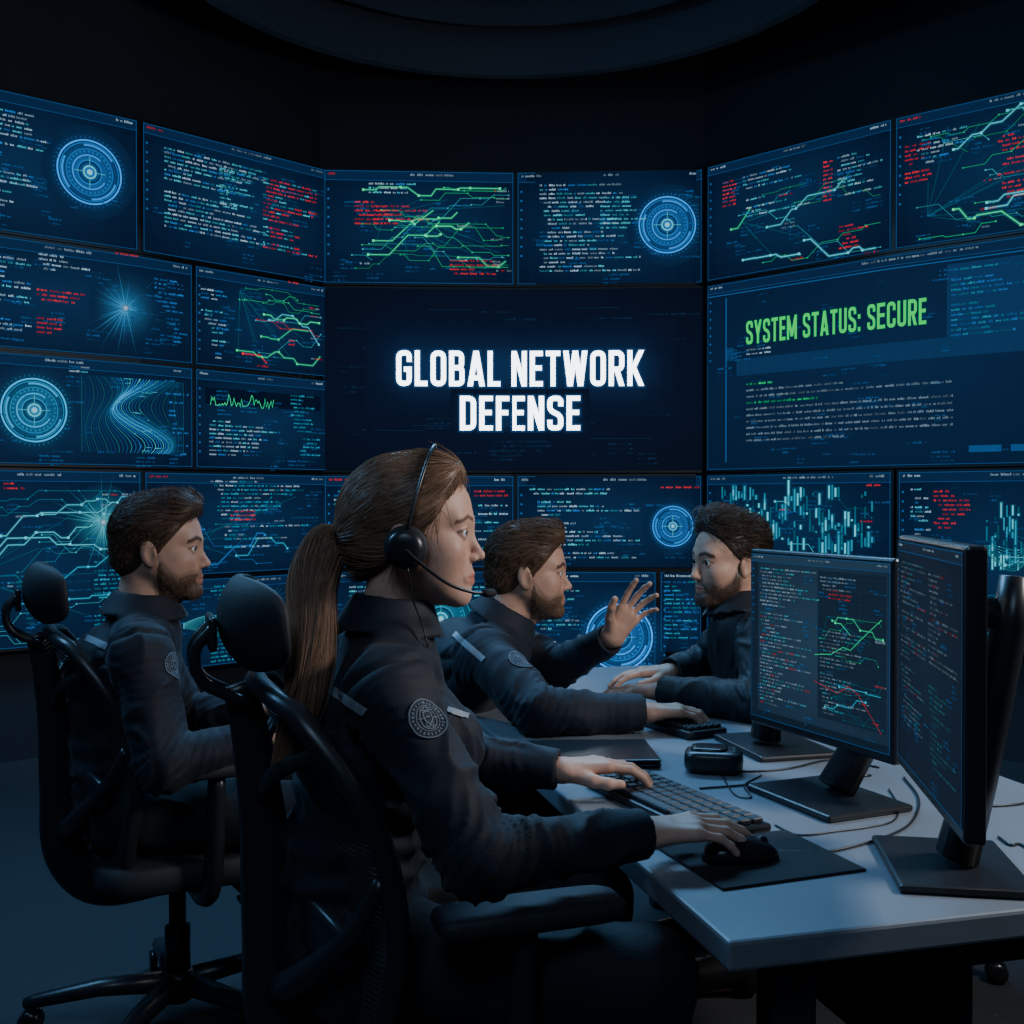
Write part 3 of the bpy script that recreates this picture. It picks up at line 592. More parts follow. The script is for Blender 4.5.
# ------------------------------------------------------------------ office chair
def make_chair(label, head=True):
    t = thing('office_chair', label, 'chair', group='office chairs'); BX = V3(-.05, 0, 0)
    mb = MB(); mb.add(*lathe([(.03, .06), (.045, .075), (.045, .11), (.034, .135)], 20, BX))
    for k in range(5):
        a = 2*PI*k/5+.3; d = V3(math.cos(a), math.sin(a), 0)
        mb.add(*tube([BX+d*.03+V3(0, 0, .105), BX+d*.18+V3(0, 0, .10), BX+d*.33+V3(0, 0, .075), BX+d*.355+V3(0, 0, .07)], [.026, .022, .017, .012], 8, 1.15))
    mb.build('star_base', M['plastic'], t, world=False)
    for k in range(5):
        a = 2*PI*k/5+.3; d = V3(math.cos(a), math.sin(a), 0); s = V3(-d[1], d[0], 0); c = BX+d*.34+V3(0, 0, .028); mb = MB()
        for q in (-1, 1): mb.add(*lathe([(.012, -.009), (.026, -.008), (.028, 0), (.026, .008), (.012, .009)], 18, c+s*.015*q, s))
        mb.add(*tube([c, c+V3(0, 0, .03), c+V3(0, 0, .05)], [.008, .011, .008], 8)); mb.build('castor', M['gloss'], t, world=False)
    MB().add(*lathe([(.03, .13), (.03, .24), (.02, .245), (.02, .36)], 18, BX)).build('gas_lift', M['metal'], t, world=False)
    mb = MB(); mb.add(*rbox((.22, .15, .05), .012, 2, (-.03, 0, .365))); mb.add(*tube([(.05, -.05, .365), (.07, -.22, .365)], .007, 8)); mb.add(*rbox((.05, .03, .012), .004, 2, (.07, -.235, .365)))
    mb.build('tilt_mechanism', M['plastic'], t, world=False)
    def seatfn(V):
        V = V.copy(); q = np.clip((V[:, 0]-.12)/.14, 0, 1); V[:, 2] -= .03*q*q; V[:, 2] += .012*(V[:, 1]/.25)**2*(V[:, 2] > 0); return V
    MB().add(*superell((.255, .25, .038), .45, .35, 40, 14, (.0, 0, .427), seatfn)).build('seat', M['fabric'], t, world=False)
    prof = np.array([(-.215, .40), (-.245, .51), (-.24, .63), (-.258, .76), (-.298, .87), (-.335, .95)])
    hw = np.array([.18, .225, .245, .245, .225, .175])
    zz = np.linspace(.40, .95, 17)
    cp = np.array(catmull([(p[0], 0, p[1]) for p in prof], 5)); px = lambda z: np.interp(z, cp[:, 2], cp[:, 0])
    cw = np.array(catmull([(w, 0, p[1]) for w, p in zip(hw, prof)], 5)); pw = lambda z: np.interp(z, cw[:, 2], cw[:, 0])
    surf = lambda y, z: V3(px(z)+.06*(y/.23)**2, y, z)
    loop = [surf(pw(z), z) for z in zz]+[surf(pw(.95)*c, .95+.018*(1-c*c)) for c in (.6, .2, -.2, -.6)]+[surf(-pw(z), z) for z in zz[::-1]]+[surf(pw(.40)*c, .40-.012*(1-c*c)) for c in (-.6, -.2, .2, .6)]
    MB().add(*tube(loop, .0130, 10, 1.3, closed=True)).build('back_frame', M['plastic'], t, world=False)
    mb = MB(); nu = 12; zr = np.linspace(.405, .955, 72)          # ribbed mesh: fine horizontal bands with open gaps, tied by thin verticals
    for a_, b_ in zip(zr[:-1], zr[1:]):
        b2 = a_+(b_-a_)*.74; P = []
        for z in (a_, b2):
            for i in range(nu+1): P.append(surf(pw(min(z, .95))*(2*i/nu-1), z)+V3(.004, 0, 0))
        mb.add(P, [(i, i+1, nu+1+i+1, nu+1+i) for i in range(nu)])
    for i in range(1, 16):
        q = 2*i/16-1; P = []
        for z in zz:
            for e in (-.0022, .0022): P.append(surf(pw(z)*q+e, z)+V3(.0035, 0, 0))
        mb.add(P, [(2*j, 2*j+1, 2*j+3, 2*j+2) for j in range(len(zz)-1)])
    mb.build('back_mesh', M['net'], t, world=False)
    def pad(V): V = V.copy(); V[:, 0] += .9*V[:, 1]**2; return V
    MB().add(*superell((.016, .20, .045), .6, .45, 28, 12, (-.266, 0, .62), pad)).build('lumbar_support', M['plastic'], t, world=False)
    mb = MB(); mb.add(*tube(catmull([(-.06, 0, .37), (-.22, 0, .365), (-.30, 0, .45), (-.315, 0, .60), (-.325, 0, .76), (-.345, 0, .90), (-.362, 0, .965)]), [.026, .026, .024, .020, .015, .012], 12, 1.9, up=(0, 1, 0)))
    for q in (-1, 1): mb.add(*tube(catmull([(-.31, 0, .50), (-.292, .10*q, .55), (-.235, .2*q, .64), (-.195, .238*q, .73)]), [.026, .020, .012], 8, .7)); mb.add(*tube(catmull([(-.328, 0, .79), (-.315, .09*q, .85), (-.265, .195*q, .90)]), [.016, .011], 8, .8))
    mb.build('back_support', M['plastic'], t, world=False)
    if head:
        def hp(V): V = V.copy(); V[:, 0] += 3.4*V[:, 1]**2-.10*V[:, 2]+5.*V[:, 2]**2; return V
        h = MB().add(*superell((.016, .142, .070), .7, .6, 36, 16, (-.376, 0, 1.058), hp)).build('headrest', M['fabric'], t, world=False)
        mb = MB()
        for y_ in (.03, -.03): mb.add(*tube(catmull([(-.348, y_, .94), (-.412, y_, .975), (-.424, y_*1.1, 1.02), (-.398, y_*1.2, 1.055)]), .0085, 8))
        mb.add(*rbox((.012, .10, .05), .005, 2, (-.400, 0, 1.045)))
        mb.build('headrest_bracket', M['plastic'], t, world=False)
    for q in (-1, 1):
        a = MB().add(*tube(catmull([(-.03, .10*q, .375), (-.03, .22*q, .385), (-.02, .275*q, .42), (-.015, .285*q, .52), (-.01, .285*q, .665)]), [.02, .019, .02, .021, .018], 10, 1.5, up=(1, 0, 0))).build('armrest', M['plastic'], t, world=False)
        MB().add(*superell((.135, .045, .017), .5, .35, 32, 10, (.0, .285*q, .680))).build('arm_pad', M['fabric'], a, world=False)
    return t
chair = make_chair('near black ergonomic office chair with headrest, holding the woman wearing a headset')
chair.location = (-.068, 1.755, .0); chair.rotation_euler = (0, 0, math.radians(19))
ch2 = copy_tree(chair); ch2.location = (-.765, 2.67, 0); ch2.rotation_euler = (0, 0, math.radians(26)); ch2['label'] = 'black ergonomic office chair with headrest at far left, under the seated man'
for o in chair.children:      # the near chair's gas lift is raised a little: everything above the base sits 3 cm higher
    if o.name.split('.')[0] not in ('star_base', 'castor', 'gas_lift'): o.location.z += .03
ch3 = make_chair('black office chair under the man raising his hand', False); ch3.location = (-.10, 2.86, 0); ch3.rotation_euler = (0, 0, math.radians(4))
ch4 = copy_tree(ch3); ch4.location = (.90, 2.97, 0); ch4.rotation_euler = (0, 0, math.radians(183)); ch4['label'] = 'black office chair under the bearded man facing left, behind the monitors'

# ------------------------------------------------------------------ monitors
def monitor(label, pl, pr, z0, z1, base, draw, bg, tall=False):
    pl = V3(*pl, 0); pr = V3(*pr, 0); w = np.linalg.norm(pr-pl); d = (pr-pl)/w; n = V3(d[1], -d[0], 0); c = (pl+pr)/2; h = z1-z0
    t = thing('monitor', label, 'monitor', (base[0], base[1], DT), 0, 'desk monitors'); R = np.stack([d, n, V3(0, 0, 1)], 1)   # local x along width, y out of the screen
    tw = lambda V: np.asarray(V)@R.T+np.array((c[0], c[1], (z0+z1)/2))
    V, F = rbox((w, .026, h), .005, 2, (0, -.013, 0)); V2, F2 = rbox((w*.55, .03, h*.5), .012, 2, (0, -.036, 0)); MB().add(tw(V), F).add(tw(V2), F2).build('housing', M['plastic'], t, smooth=False)
    b = .008; cv = Canvas(lambda a, bb, off: tw([(-w/2+b+a, .0008+off*.5, h/2-b*1.0-bb)])[0], w-2*b, h-2*b-.008, .0016); cv.bg(*bg); draw(cv); cv.mb.build('display', M['mon'], t, cols=True, smooth=False, fixn=False)
    bl = (np.array((base[0]-c[0], base[1]-c[1], 0))@R); yb = min(bl[1], -.075)
    mb = MB(); zc = (z0+z1)/2
    if tall:   # tall slanted column standing clear of the panel, tied to it by a short neck
        q = [V3(bl[0]+.03, -.128, .125), V3(bl[0]+.03, -.122, .06), V3(bl[0]+.01, bl[1]-.035, (DT-zc)*.55), V3(bl[0], bl[1]-.01, DT+.022-zc)]; rr = [.020, .024, .026, .030]
        nv, nf = tube([V3(bl[0]+.02, -.045, .07), V3(bl[0]+.03, -.13, .075)], .022, 10); mb.add(tw(nv), nf)
    else: q = [V3(bl[0], -.055, .0), V3(bl[0], yb-.01, (DT-zc)*.4), V3(bl[0], bl[1]-.02, DT+.022-zc)]; rr = [.024, .026, .03]
    tv, tf_ = tube(q, rr, 12, 1.3, up=(0, 1, 0)); tv[:, 2] = np.maximum(tv[:, 2], DT+.010-zc); mb.add(tw(tv), tf_); mb.build('stand_column', M['plastic'], t)
    V, F = rbox((.23, .18, .012), .005, 2, (bl[0], bl[1], DT+.0062-zc)); MB().add(tw(V), F).build('stand_base', M['plastic'], t, smooth=False)
    return t
MG0 = lin((38, 60, 80)); MG1 = lin((25, 42, 60))
def m1(c):
    c.head(); W, H = c.W, c.H; c.rect(0, 10, 14, H, MG1*.7, 1); c.code(18, 16, W*.55, H*.32, ((WH, 2), (CY, 1)), 4.4, .7, cw=1.3, k=.6); c.code(W*.60, 34, W*.76, 50, RED, 4.4, 1., cw=1.3, k=.7); c.rect(W*.52, 14, W-6, H*.9, MG1*.8, 1)
    c.code(18, H*.35, W*.48, H*.92, ((WH, 2), (CY, 1), (RD, .3)), 4.4, .8, cw=1.3, k=.55); c.net(W*.50, H*.32, W-10, H*.55, 4, (GR, CY), .7); c.net(W*.50, H*.62, W-10, H*.88, 4, (GR, TL), .7); c.code(W*.54, 20, W*.95, 40, ((WH, 1),), 4.4, .7, cw=1.3, k=.45)
    c.code(W*.54, H*.40, W*.98, H*.88, ((WH, 2), (CY, 1)), 4.4, .5, cw=1.3, k=.4)
    c.line([(W*.5, H*.55), (W*.62, H*.53), (W*.7, H*.48), (W*.75, H*.49), (W*.82, H*.42), (W*.95, H*.30)], .8, GR*.7, 4); c.line([(W*.5, H*.7), (W*.66, H*.74), (W*.74, H*.69), (W*.8, H*.72), (W*.95, H*.9)], .6, RD*.5, 4)
    c.rect(0, H-9, W, H, MG1*.6, 1)
def m2(c):
    c.head(); W, H = c.W, c.H; c.code(14, 18, W*.5, H*.85, ((WH, 2), (CY, 1), (RD, .2)), 4.6, .9, cw=1.3, k=.25); c.code(W*.54, 22, W*.95, H*.5, ((WH, 1), (RD, .2)), 4.6, .8, cw=1.3, k=.25); c.code(W*.54, H*.56, W*.95, H*.9, ((CY, 1),), 4.6, .7, cw=1.3, k=.2)
monitor('middle desk monitor turned toward woman, bright screen with green and red graphs', (.477, 2.20), (.638, 1.83), .825, 1.172, (.555, 1.93), m1, (MG0, MG1))
monitor('nearest desk monitor at right edge, dim code screen seen nearly edge on', (.598, 1.70), (.533, 1.29), .862, 1.216, (.628, 1.57), m2, (lin((24, 36, 52)), lin((17, 26, 40))), True)
monitor('farthest desk monitor hidden behind the middle one, only its stand showing', (.70, 2.22), (.62, 2.54), .85, 1.13, (.56, 2.34), m2, (MG0, MG1))

# ------------------------------------------------------------------ desk items
def keyboard(label, c, ang, L=.37, Wd=.135, each=True, hgt=.02):
    t = thing('keyboard', label, 'keyboard', (c[0], c[1], DT), ang)
    V, F = rbox((L, Wd, hgt*.7), .005, 2, (0, 0, hgt*.35)); MB().add(V, F).build('case', M['plastic'], t, world=False, smooth=False)
    nx, ny = 14, 5; sx = (L-.016)/nx; sy = (Wd-.016)/ny; first = None; allk = MB()
    for j in range(ny):
        i = 0
        while i < nx:
            w = 6 if (j == 0 and i == 4) else 1
            x = -L/2+.008+(i+w/2)*sx; y = -Wd/2+.008+(j+.5)*sy; z = hgt*.7+.004
            V, F = rbox((sx*w-.0035, sy-.0035, .009), .002, 1)
            if not each: allk.add(V+np.array((x, y, z)), F)
            elif w > 1 or first is None:
                o = MB().add(V, F).build('key', M['key'], t, world=False, smooth=False); o.location = (x, y, z)
                if w == 1: first = o
            else:
                o = first.copy(); COL.objects.link(o); o.parent = t; o.location = (x, y, z)
            i += w
    if not each: allk.build('keys', M['key'], t, world=False, smooth=False)
    return t
keyboard('black keyboard with raised keys under the woman\'s left hand', (.275, 1.885), math.atan2(-.9, .43))
keyboard('small chunky black keyboard under the hand of man gesturing', (.385, 2.535), math.radians(-62), .22, .11, False, .026)
mm = thing('mouse_mat', 'thin black rectangular mouse mat at near end of desk', 'mouse mat', (.362, 1.615, DT), math.radians(20))
MB().add(*rbox((.235, .20, .004), .0015, 1, (0, 0, .002))).build('pad', M['mat_'], mm, world=False, smooth=False)
ms = thing('computer_mouse', 'black computer mouse under the woman\'s right hand', 'mouse', (.335, 1.605, DT+.0042), math.radians(12))
def msf(V): V = V.copy(); V[:, 2] = np.maximum(V[:, 2], 0)*(1-.25*(V[:, 0] > 0)*V[:, 0]/.06); return V
MB().add(*superell((.058, .032, .034), .8, .8, 28, 14, (0, 0, 0), msf)).build('shell', M['gloss'], ms, world=False)
MB().add(*lathe([(.004, -.004), (.009, -.003), (.009, .003), (.004, .004)], 16, (.034, 0, .022), (0, 1, 0))).build('scroll_wheel', M['plastic'], ms, world=False)
lp = thing('laptop', 'closed thin black laptop lying flat on desk in front of gesturing man', 'laptop', (.165, 2.245, DT), math.radians(3))
MB().add(*rbox((.25, .19, .009), .004, 2, (0, 0, .0065))).build('base', M['plastic'], lp, world=False, smooth=False)
MB().add(*rbox((.25, .19, .007), .003, 2, (0, 0, .0155))).build('lid', M['gloss'], lp, world=False, smooth=False)
for x in (-.1, .1): MB().add(*rbox((.02, .12, .002), .0005, 1, (x, 0, .001))).build('foot', M['mat_'], lp, world=False, smooth=False)
dv = thing('control_puck', 'small chunky black rounded control device on desk between keyboards', 'device', (.395, 2.145, DT), math.radians(-12))
MB().add(*superell((.057, .045, .022), .45, .5, 32, 12, (0, 0, .022))).build('body', M['plastic'], dv, world=False)
MB().add(*superell((.036, .03, .006), .5, .5, 24, 8, (-.008, 0, .043))).build('top_plate', M['gloss'], dv, world=False)
for q in (-1, 0, 1): MB().add(*superell((.005, .004, .003), .8, .8, 12, 6, (.04, .018*q, .041))).build('button', M['key'], dv, world=False)
def cable(label, px, r=.0020):
    P = [unp(u, v, DT+r+.0004) for u, v in px]; o = MB().add(*tube(catmull(P, 8), r, 8)).build('cable', M['plastic']); tag(o, label, 'cable', 'cables on the desk')
cable('black cable curving from the control device toward the monitors', [(724, 768), (748, 772), (790, 769), (835, 760), (880, 768)])
cable('black mouse cable looping from the mouse mat around the middle monitor base', [(778, 852), (826, 853), (880, 840), (912, 824), (920, 800), (905, 778)])
cable('black cable snaking over desk between keyboard and middle monitor base', [(700, 789), (742, 786), (790, 781), (830, 779), (872, 776)])
cable('black cable trailing from the nearest monitor to the right edge', [(1000, 838), (1012, 846), (1024, 846), (1050, 866)])
cable('black cable running straight behind the nearest monitor base', [(930, 792), (950, 800), (975, 806), (1010, 806), (1050, 800)])
cable('thin black cable wiggling between device and middle monitor base', [(722, 775), (735, 795), (752, 798), (745, 786), (762, 776)], .0015)
cable('thin black cable running from keyboard along near side of middle monitor base', [(776, 826), (800, 836), (840, 832), (870, 828), (894, 822), (900, 808), (890, 790)], .0015)

# ------------------------------------------------------------------ people
def head_field(p):
    m = p['male']; h = p.get('hh', .0024); Nl = p['Nl']
    f = Field((-.105, -.16, -.215), (.105, .135, .15), h)
    f.add(ell((0, -.010, .028), (.075, .098, .085)), .01)
    f.add(ell((0, .030, -.045), (.048 if not m else .054, .054, .070)), .03)
    f.add(ell((0, .060, -.066), (.026 if not m else .028, .028, .027)), .02)
    for q in (-1, 1):
        f.add(cone((.053*q, -.002, -.046), (.015*q, .064, -.098), .012 if not m else .018, .011 if not m else .016), .025)
        f.add(ell((.040*q, .050, -.026), (.022, .027, .022)), .02); f.add(ell((.041*q, .030, -.046), (.019, .034, .030)), .03)
        f.add(cone((.040*q, .066, .020), (.008*q, .077, .015), .008 if not m else .010, .0085 if m else .0075), .02)
    f.add(ell((0, .0725, -.099), (.016 if not m else .024, .015, .0145)), .016)
    for q in (-1, 1): f.cut(ell((.031*q, .101, -.001), (.019, .0165, .0115)), .016)
    f.add(cone((0, .0770, .005), (0, .1015, -.034), .0060, .0062 if not m else .0078), .014)
    f.add(ell((0, .0985, -.0372), (.0074 if not m else .0095, .0082, .0062)), .008)
    for q in (-1, 1): f.add(ell((.0100*q, .0900, -.0403), (.0047, .0072, .0055)), .007); f.cut(ell((.005*q, .097, -.0463), (.0026, .005, .0026)), .003)
    for q in (-1, 1):
        f.add(cone((.020*q, .0795, -.0690), (.003*q, .0872, -.0650), .0040, .0050), .006)
        f.add(cone((.017*q, .0795, -.0735), (0, .0862, -.0765), .0042, .0056), .006)
        f.cut(cone((.023*q, .084, -.0708), (0, .0952, -.0706), .0012, .0014), .0025)
        f.add(ell((.031*q, .071, -.001), (.0143, .0143, .0143)), .004)
        f.cut(ell((.0322*q, .0855, -.001), (.0138, .0125, .0060)), .0014)
        f.add(ell((.077*q, -.010, -.012), (.006, .018, .030), [[1, 0, 0], [0, .97, -.24], [0, .24, .97]]), .007)
        f.cut(ell((.083*q, -.006, -.012), (.0045, .009, .017)), .004)
    r0, r1 = (.056, .064) if m else (.041, .045)
    f.add(cone((0, -.030, -.055), Nl, r0, r1), .022)
    if m: f.add(cone((0, .012, -.10), (Nl[0], Nl[1]+.035, Nl[2]), .028, .03), .03)
    else: f.add(cone((0, -.006, -.10), (Nl[0], Nl[1]+.022, Nl[2]), .020, .024), .02)
    return f
def skin_cols(V, base, p):
    C = np.tile(np.array(base, float), (len(V), 1)); x, y, z = np.abs(V[:, 0]), V[:, 1], V[:, 2]
    C *= (1+.06*vnoise(V, 45)+.04*vnoise(V, 120))[:, None]
    lipw = np.clip(1.6-np.sqrt((x/.023)**2+((z+.0705)/.0100)**2)*1.3, 0, 1)*(y > .074); lip = np.array(base)*np.array(p.get('lip', (.82, .50, .52)))
    C = C*(1-lipw[:, None])+lip*lipw[:, None]
    ch = np.exp(-(((x-.042)/.02)**2+((z+.03)/.018)**2))*(y > .02); C *= 1-np.array((.02, .12, .10))*ch[:, None]
    if p['male']:
        zb = np.interp(y, [-.02, .01, .03, .052, .072, .1], [.0, -.012, -.043, -.060, -.053, -.050]); sb = np.clip((zb-z)/.012+.5, 0, 1)*np.clip((y+.006)/.012, 0, 1)*np.clip((z+.14)/.02, 0, 1)*(1-lipw); C = C*(1-.55*sb[:, None])+np.array(p['hairc'])*.55*sb[:, None]
    bz = np.interp(x, (.010, .03, .052), (.0185, .0245, .016)); bw = np.clip(1.6-np.abs(z-bz)/(.0030 if not p['male'] else .0044), 0, 1)*(x > .011)*(x < .053)*(y > .045)
    C = C*(1-.9*bw[:, None])+np.array(p['hairc'])*.45*.9*bw[:, None]
    q = np.sqrt(((x-.0322)/.0146)**2+((z+.001)/.0070)**2); lw = np.clip(1-np.abs(q-1.0)/.22, 0, 1)*(y > .062)*np.where(z > -.001, 1, .45)
    C *= (1-.9*lw)[:, None]
    return C
def eye_mesh(c, gaze, iris):
    V, F = superell((.0124,)*3, 1, 1, 24, 18); d = V/np.linalg.norm(V, axis=1)[:, None]; a = np.arccos(np.clip(d@unit(gaze), -1, 1))
    C = np.tile((.70, .70, .70), (len(V), 1)); C[a < .58] = iris; C[a < .27] = (.004, .004, .005)
    return V+np.array(c), F, C
def hand_mesh(wr, d, n, side, curls, fore, spread=6., thumb=0., sc=1., base=(.5, .33, .26)):
    d = unit(d); n = np.array(n, float); n = unit(n-d*np.dot(n, d)); t = np.cross(n, d) if side == 'R' else np.cross(d, n)
    R = np.stack([d, t, n], 1); fl = unit(np.array(fore)@R)
    f = Field((-.13, -.075, -.10), (.20, .095, .05), .0023)
    f.add(cone((.010, .002, 0), (.074, -.001, .001), .0145, .0125, (0, 1, 0), 2.35), .01)
    f.add(cone(fl*.10, (0, 0, 0), .025, .0215, (0, 1, 0), 1.15), .014); f.add(cone((0, 0, 0), (.03, 0, 0), .0205, .017, (0, 1, 0), 1.5), .012)
    Ls = [(.043, .026, .021), (.047, .030, .022), (.043, .028, .021), (.034, .021, .018)]; rs = [.0090, .0092, .0087, .0077]; nails = []
    for j in range(4):
        p = np.array((.084-.004*abs(j-1)-(.006 if j == 3 else 0), .029-.0195*j, .0015)); f.add(cone((.02, .012-.009*j, .002), p, .012, .0108), .008)
        sp = math.radians(spread*(1.5-j)); ang = 0; fw = V3(math.cos(sp), math.sin(sp), 0); r = rs[j]
        cu = curls[j] if np.ndim(curls) == 2 else curls
        for k in range(3):
            ang += math.radians(cu[k]); dv = fw*math.cos(ang)+V3(0, 0, -math.sin(ang)); q = p+dv*Ls[j][k]*(.86 if k == 2 else 1.)
            f.add(cone(p, q, r, r*.9), .0035 if k else .006); p = q; r *= .9
        nails.append(p+V3(0, 0, 1)*math.cos(ang)*r*.9+fw*math.sin(ang)*r*.9)
    o = thumb; P = [V3(.016, .020, -.006), V3(.044, .043+.01*o, -.014-.004*o), V3(.070, .052+.022*o, -.020-.006*o), V3(.093, .052+.034*o, -.023-.008*o)]
    for k, (a, b) in enumerate(((.0150, .0120), (.0115, .0105), (.0103, .0085))): f.add(cone(P[k], P[k+1], a, b), .006)
    V, F = f.mesh(); C = np.tile(np.array(base, float), (len(V), 1))
    for nl in nails: w = np.clip(1.5-np.linalg.norm(V-nl, axis=1)/.005, 0, 1); C = C*(1-w[:, None])+C*np.array((1.15, 1.05, 1.05))*w[:, None]
    kn = np.exp(-((V[:, 0]-.088)/.008)**2)*(V[:, 2] > 0); C *= 1-np.array((.0, .12, .12))*kn[:, None]
    V = (V*sc)@R.T+np.array(wr)
    return V, (F[:, ::-1] if np.linalg.det(R) < 0 else F), C
def strands(paths, r0, r1, base, var=.5, n=4, R=random):
    mb = MB()
    for P in paths:
        V, F = tube(P, list(np.linspace(r0, r1, len(P))), n, 1., cap=False); mb.add(V, F, np.array(base)*R.uniform(1-var, 1+var))
    return mb
def person(p):
    f = unit(V3(*p['f'], 0)); r = np.cross(f, (0, 0, 1)); J = {k: np.array(v, float) for k, v in p['J'].items()}; m = p['male']; up = V3(0, 0, 1)
    root = thing('person', p['label'], 'person', (J['pel'][0], J['pel'][1], 0))
    # head frame
    y = unit(V3(*p['face'], 0)); pt = math.radians(p.get('pitch', 0)); y = y*math.cos(pt)+up*math.sin(pt); x = unit(np.cross(y, up)); z = np.cross(x, y)
    rl = math.radians(p.get('roll', 0)); x, z = x*math.cos(rl)+z*math.sin(rl), z*math.cos(rl)-x*math.sin(rl)
    R = np.stack([x, y, z], 1); o = np.array(p['head'], float); sc = p.get('hs', 1.); tw = lambda V: (np.asarray(V)*sc)@R.T+o; tl = lambda P: ((np.array(P)-o)@R)/sc
    p['Nl'] = tl(J['N']); hf = head_field(p); V, F = hf.mesh(); C = skin_cols(V, p['skin'], p)
    parts = [(tw(V), F, C)]
    for s in 'RL':
        hd = p['hand'+s]; parts.append(hand_mesh(J['wr'+s], hd['d'], hd['n'], s, hd['curl'], J['el'+s]-J['wr'+s], hd.get('spread', 6), hd.get('thumb', 0), p.get('hsc', 1.), p['skin']))
    lo = np.min(list(J.values()), 0)-.16; hi = np.max(list(J.values()), 0)+.16; lo[2] = -.02
    tr = Field(lo, hi, .014); k = .80
    for a, b, ra, rb, s in (('pel', 'wai', .10, .085, 1.4), ('wai', 'che', .085, .10, 1.4), ('che', 'N', .09, .05, 1.3)): tr.add(cone(J[a], J[b], ra*k, rb*k, r, s), .03)
    for s in 'RL':
        for a, b, ra, rb in (('sh', 'N', .05, .045), ('sh', 'el', .05, .040), ('el', 'wr', .036, .026), ('pel', 'hip', .09, .085), ('hip', 'kn', .082, .058), ('kn', 'an', .055, .04)):
            tr.add(cone(J[a if a == 'pel' else a+s], J[b if b == 'N' else b+s]-(up*.03 if b == 'N' else 0), ra*k, rb*k), .02)
        tr.add(cone(J['an'+s]-up*.05, J['an'+s]+f*.14-up*.07, .034, .026), .02)
    Vt, Ft = tr.mesh(); parts.append((Vt, Ft, np.tile(p['skin'], (len(Vt), 1))))
    n = 0; FV = []; 
    for a, b, c in parts: FV.append(np.asarray(b)+n); n += len(a)
    body = mk('body', np.concatenate([q[0] for q in parts]), np.concatenate(FV), M['skin'], root, np.concatenate([q[2] for q in parts]))
    for q in (-1, 1):
        a, b, c = eye_mesh((.031*q, .071, -.001), p.get('gaze', (0, 1, 0)), p['iris']); mk('eye', tw(a), b, M['eye'], root, c)
    # jacket
    b = 1.08 if m else .94; jf = Field(lo, hi, p.get('jh', .006)); S = p.get('bulk', 1.)
    rp, rw, rc = (.116, .104, .120) if m else (.110, .090, .107)
    jf.add(cone(J['pel']-up*.01, J['wai'], rp*S, rw*S, r, 1.38), .02); jf.add(cone(J['wai'], J['che'], rw*S, rc*S, r, 1.40), .05)
    jf.add(cone(J['che'], J['N']-up*.060, rc*S, .072, r, 1.45), .05)
    if not m:
        for q in (-1, 1): jf.add(ell(J['che']+f*.084+r*.065*q-up*.005, (.062, .060, .066)), .05)
    for s in 'RL':
        jf.add(cone(J['sh'+s]-up*.004, J['N']-up*.042, .056*b, .054*b), .045); d = unit(J['wr'+s]-J['el'+s]); wr = J['wr'+s]-d*.006
        jf.add(cone(J['sh'+s], J['el'+s], .062*b, .050*b), .03); jf.add(cone(J['el'+s], wr, .050*b, .036*b, fb=True), .016); jf.add(cone(wr-d*.045, wr, .0395*b, .0385*b, fa=True, fb=True), .002)
        jf.cut(cone(wr-d*.012, wr+d*.06, .030*b, .031*b, fa=True), .002)
    nd = unit(tw((0, -.03, -.07))-J['N']); km = 1.08 if m else .90
    jf.add(cone(J['N']-nd*.02, J['N']+nd*.050, .074*km, .061*km, fb=True), .016)
    jf.add(cone(J['N']+nd*.000, J['N']+nd*.056, .097*km, .066*km, fa=True, fb=True), .002)
    jf.cut(cone(J['N']+nd*.012, J['N']+nd*.12, .057*km, .059*km, fa=True), .003)
    jf.cut(cone(J['N']+f*.066-nd*.012, J['N']+f*.15+nd*.10, .010, .062), .004)
    V, F = jf.mesh(); N = vnorm(V, F)
    rd = 1-np.abs(vnoise(V*np.array((1, 1, .6))+.1*np.stack([vnoise(V, 7)]*3, 1), 14)); disp = .0100*(rd**3-.3)+.0015*vnoise(V, 30)
    seam = np.zeros(len(V))
    for s in 'RL':
        for c, ax, am, rad in ((J['el'+s], J['wr'+s]-J['sh'+s], .0085, .085), (J['sh'+s]-up*.06, J['el'+s]-J['sh'+s], .0060, .08), (J['wr'+s]-(J['wr'+s]-J['el'+s])*.28, J['wr'+s]-J['el'+s], .0040, .05)):
            q = V-c; dd = np.linalg.norm(q, axis=1); sw = np.sin(q@unit(ax)*2*PI/.040+5*vnoise(V, 12)); disp += am*((1-np.abs(sw))**1.5-.35)*np.exp(-(dd/rad)**2)
        nearc = np.linalg.norm(V-J['wr'+s], axis=1); disp *= np.clip((nearc-.04)/.04, .1, 1)
        ax = unit(J['el'+s]-J['sh'+s]*.5-J['N']*.5); q = (V-(J['sh'+s]+(J['N']-J['sh'+s])*.10))@ax; seam += np.exp(-(q/.0055)**2)*(np.linalg.norm(V-J['sh'+s], axis=1) < .12)
    q = V-J['wai']; disp += .008*np.sin(q[:, 2]*2*PI/.055+4*vnoise(V, 6))*np.exp(-(np.linalg.norm(q, axis=1)/.17)**2)
    yk = (V-J['che'])@unit(up-.15*f)-.055; seam += np.exp(-(yk/.005)**2)*(((V-J['che'])@f) < -.02)*(np.abs((V-J['che'])@r) < .19)*.8
    disp *= np.clip((np.linalg.norm(V-(J['N']+nd*.04), axis=1)-.085)/.06, .05, 1)
    V = V+N*(disp-.007*np.clip(seam, 0, 1))[:, None]; jk = mk('jacket', V, F, p.get('jm', M['jacket']), root); bvh = BVHTree.FromPolygons(V.tolist(), F.tolist())
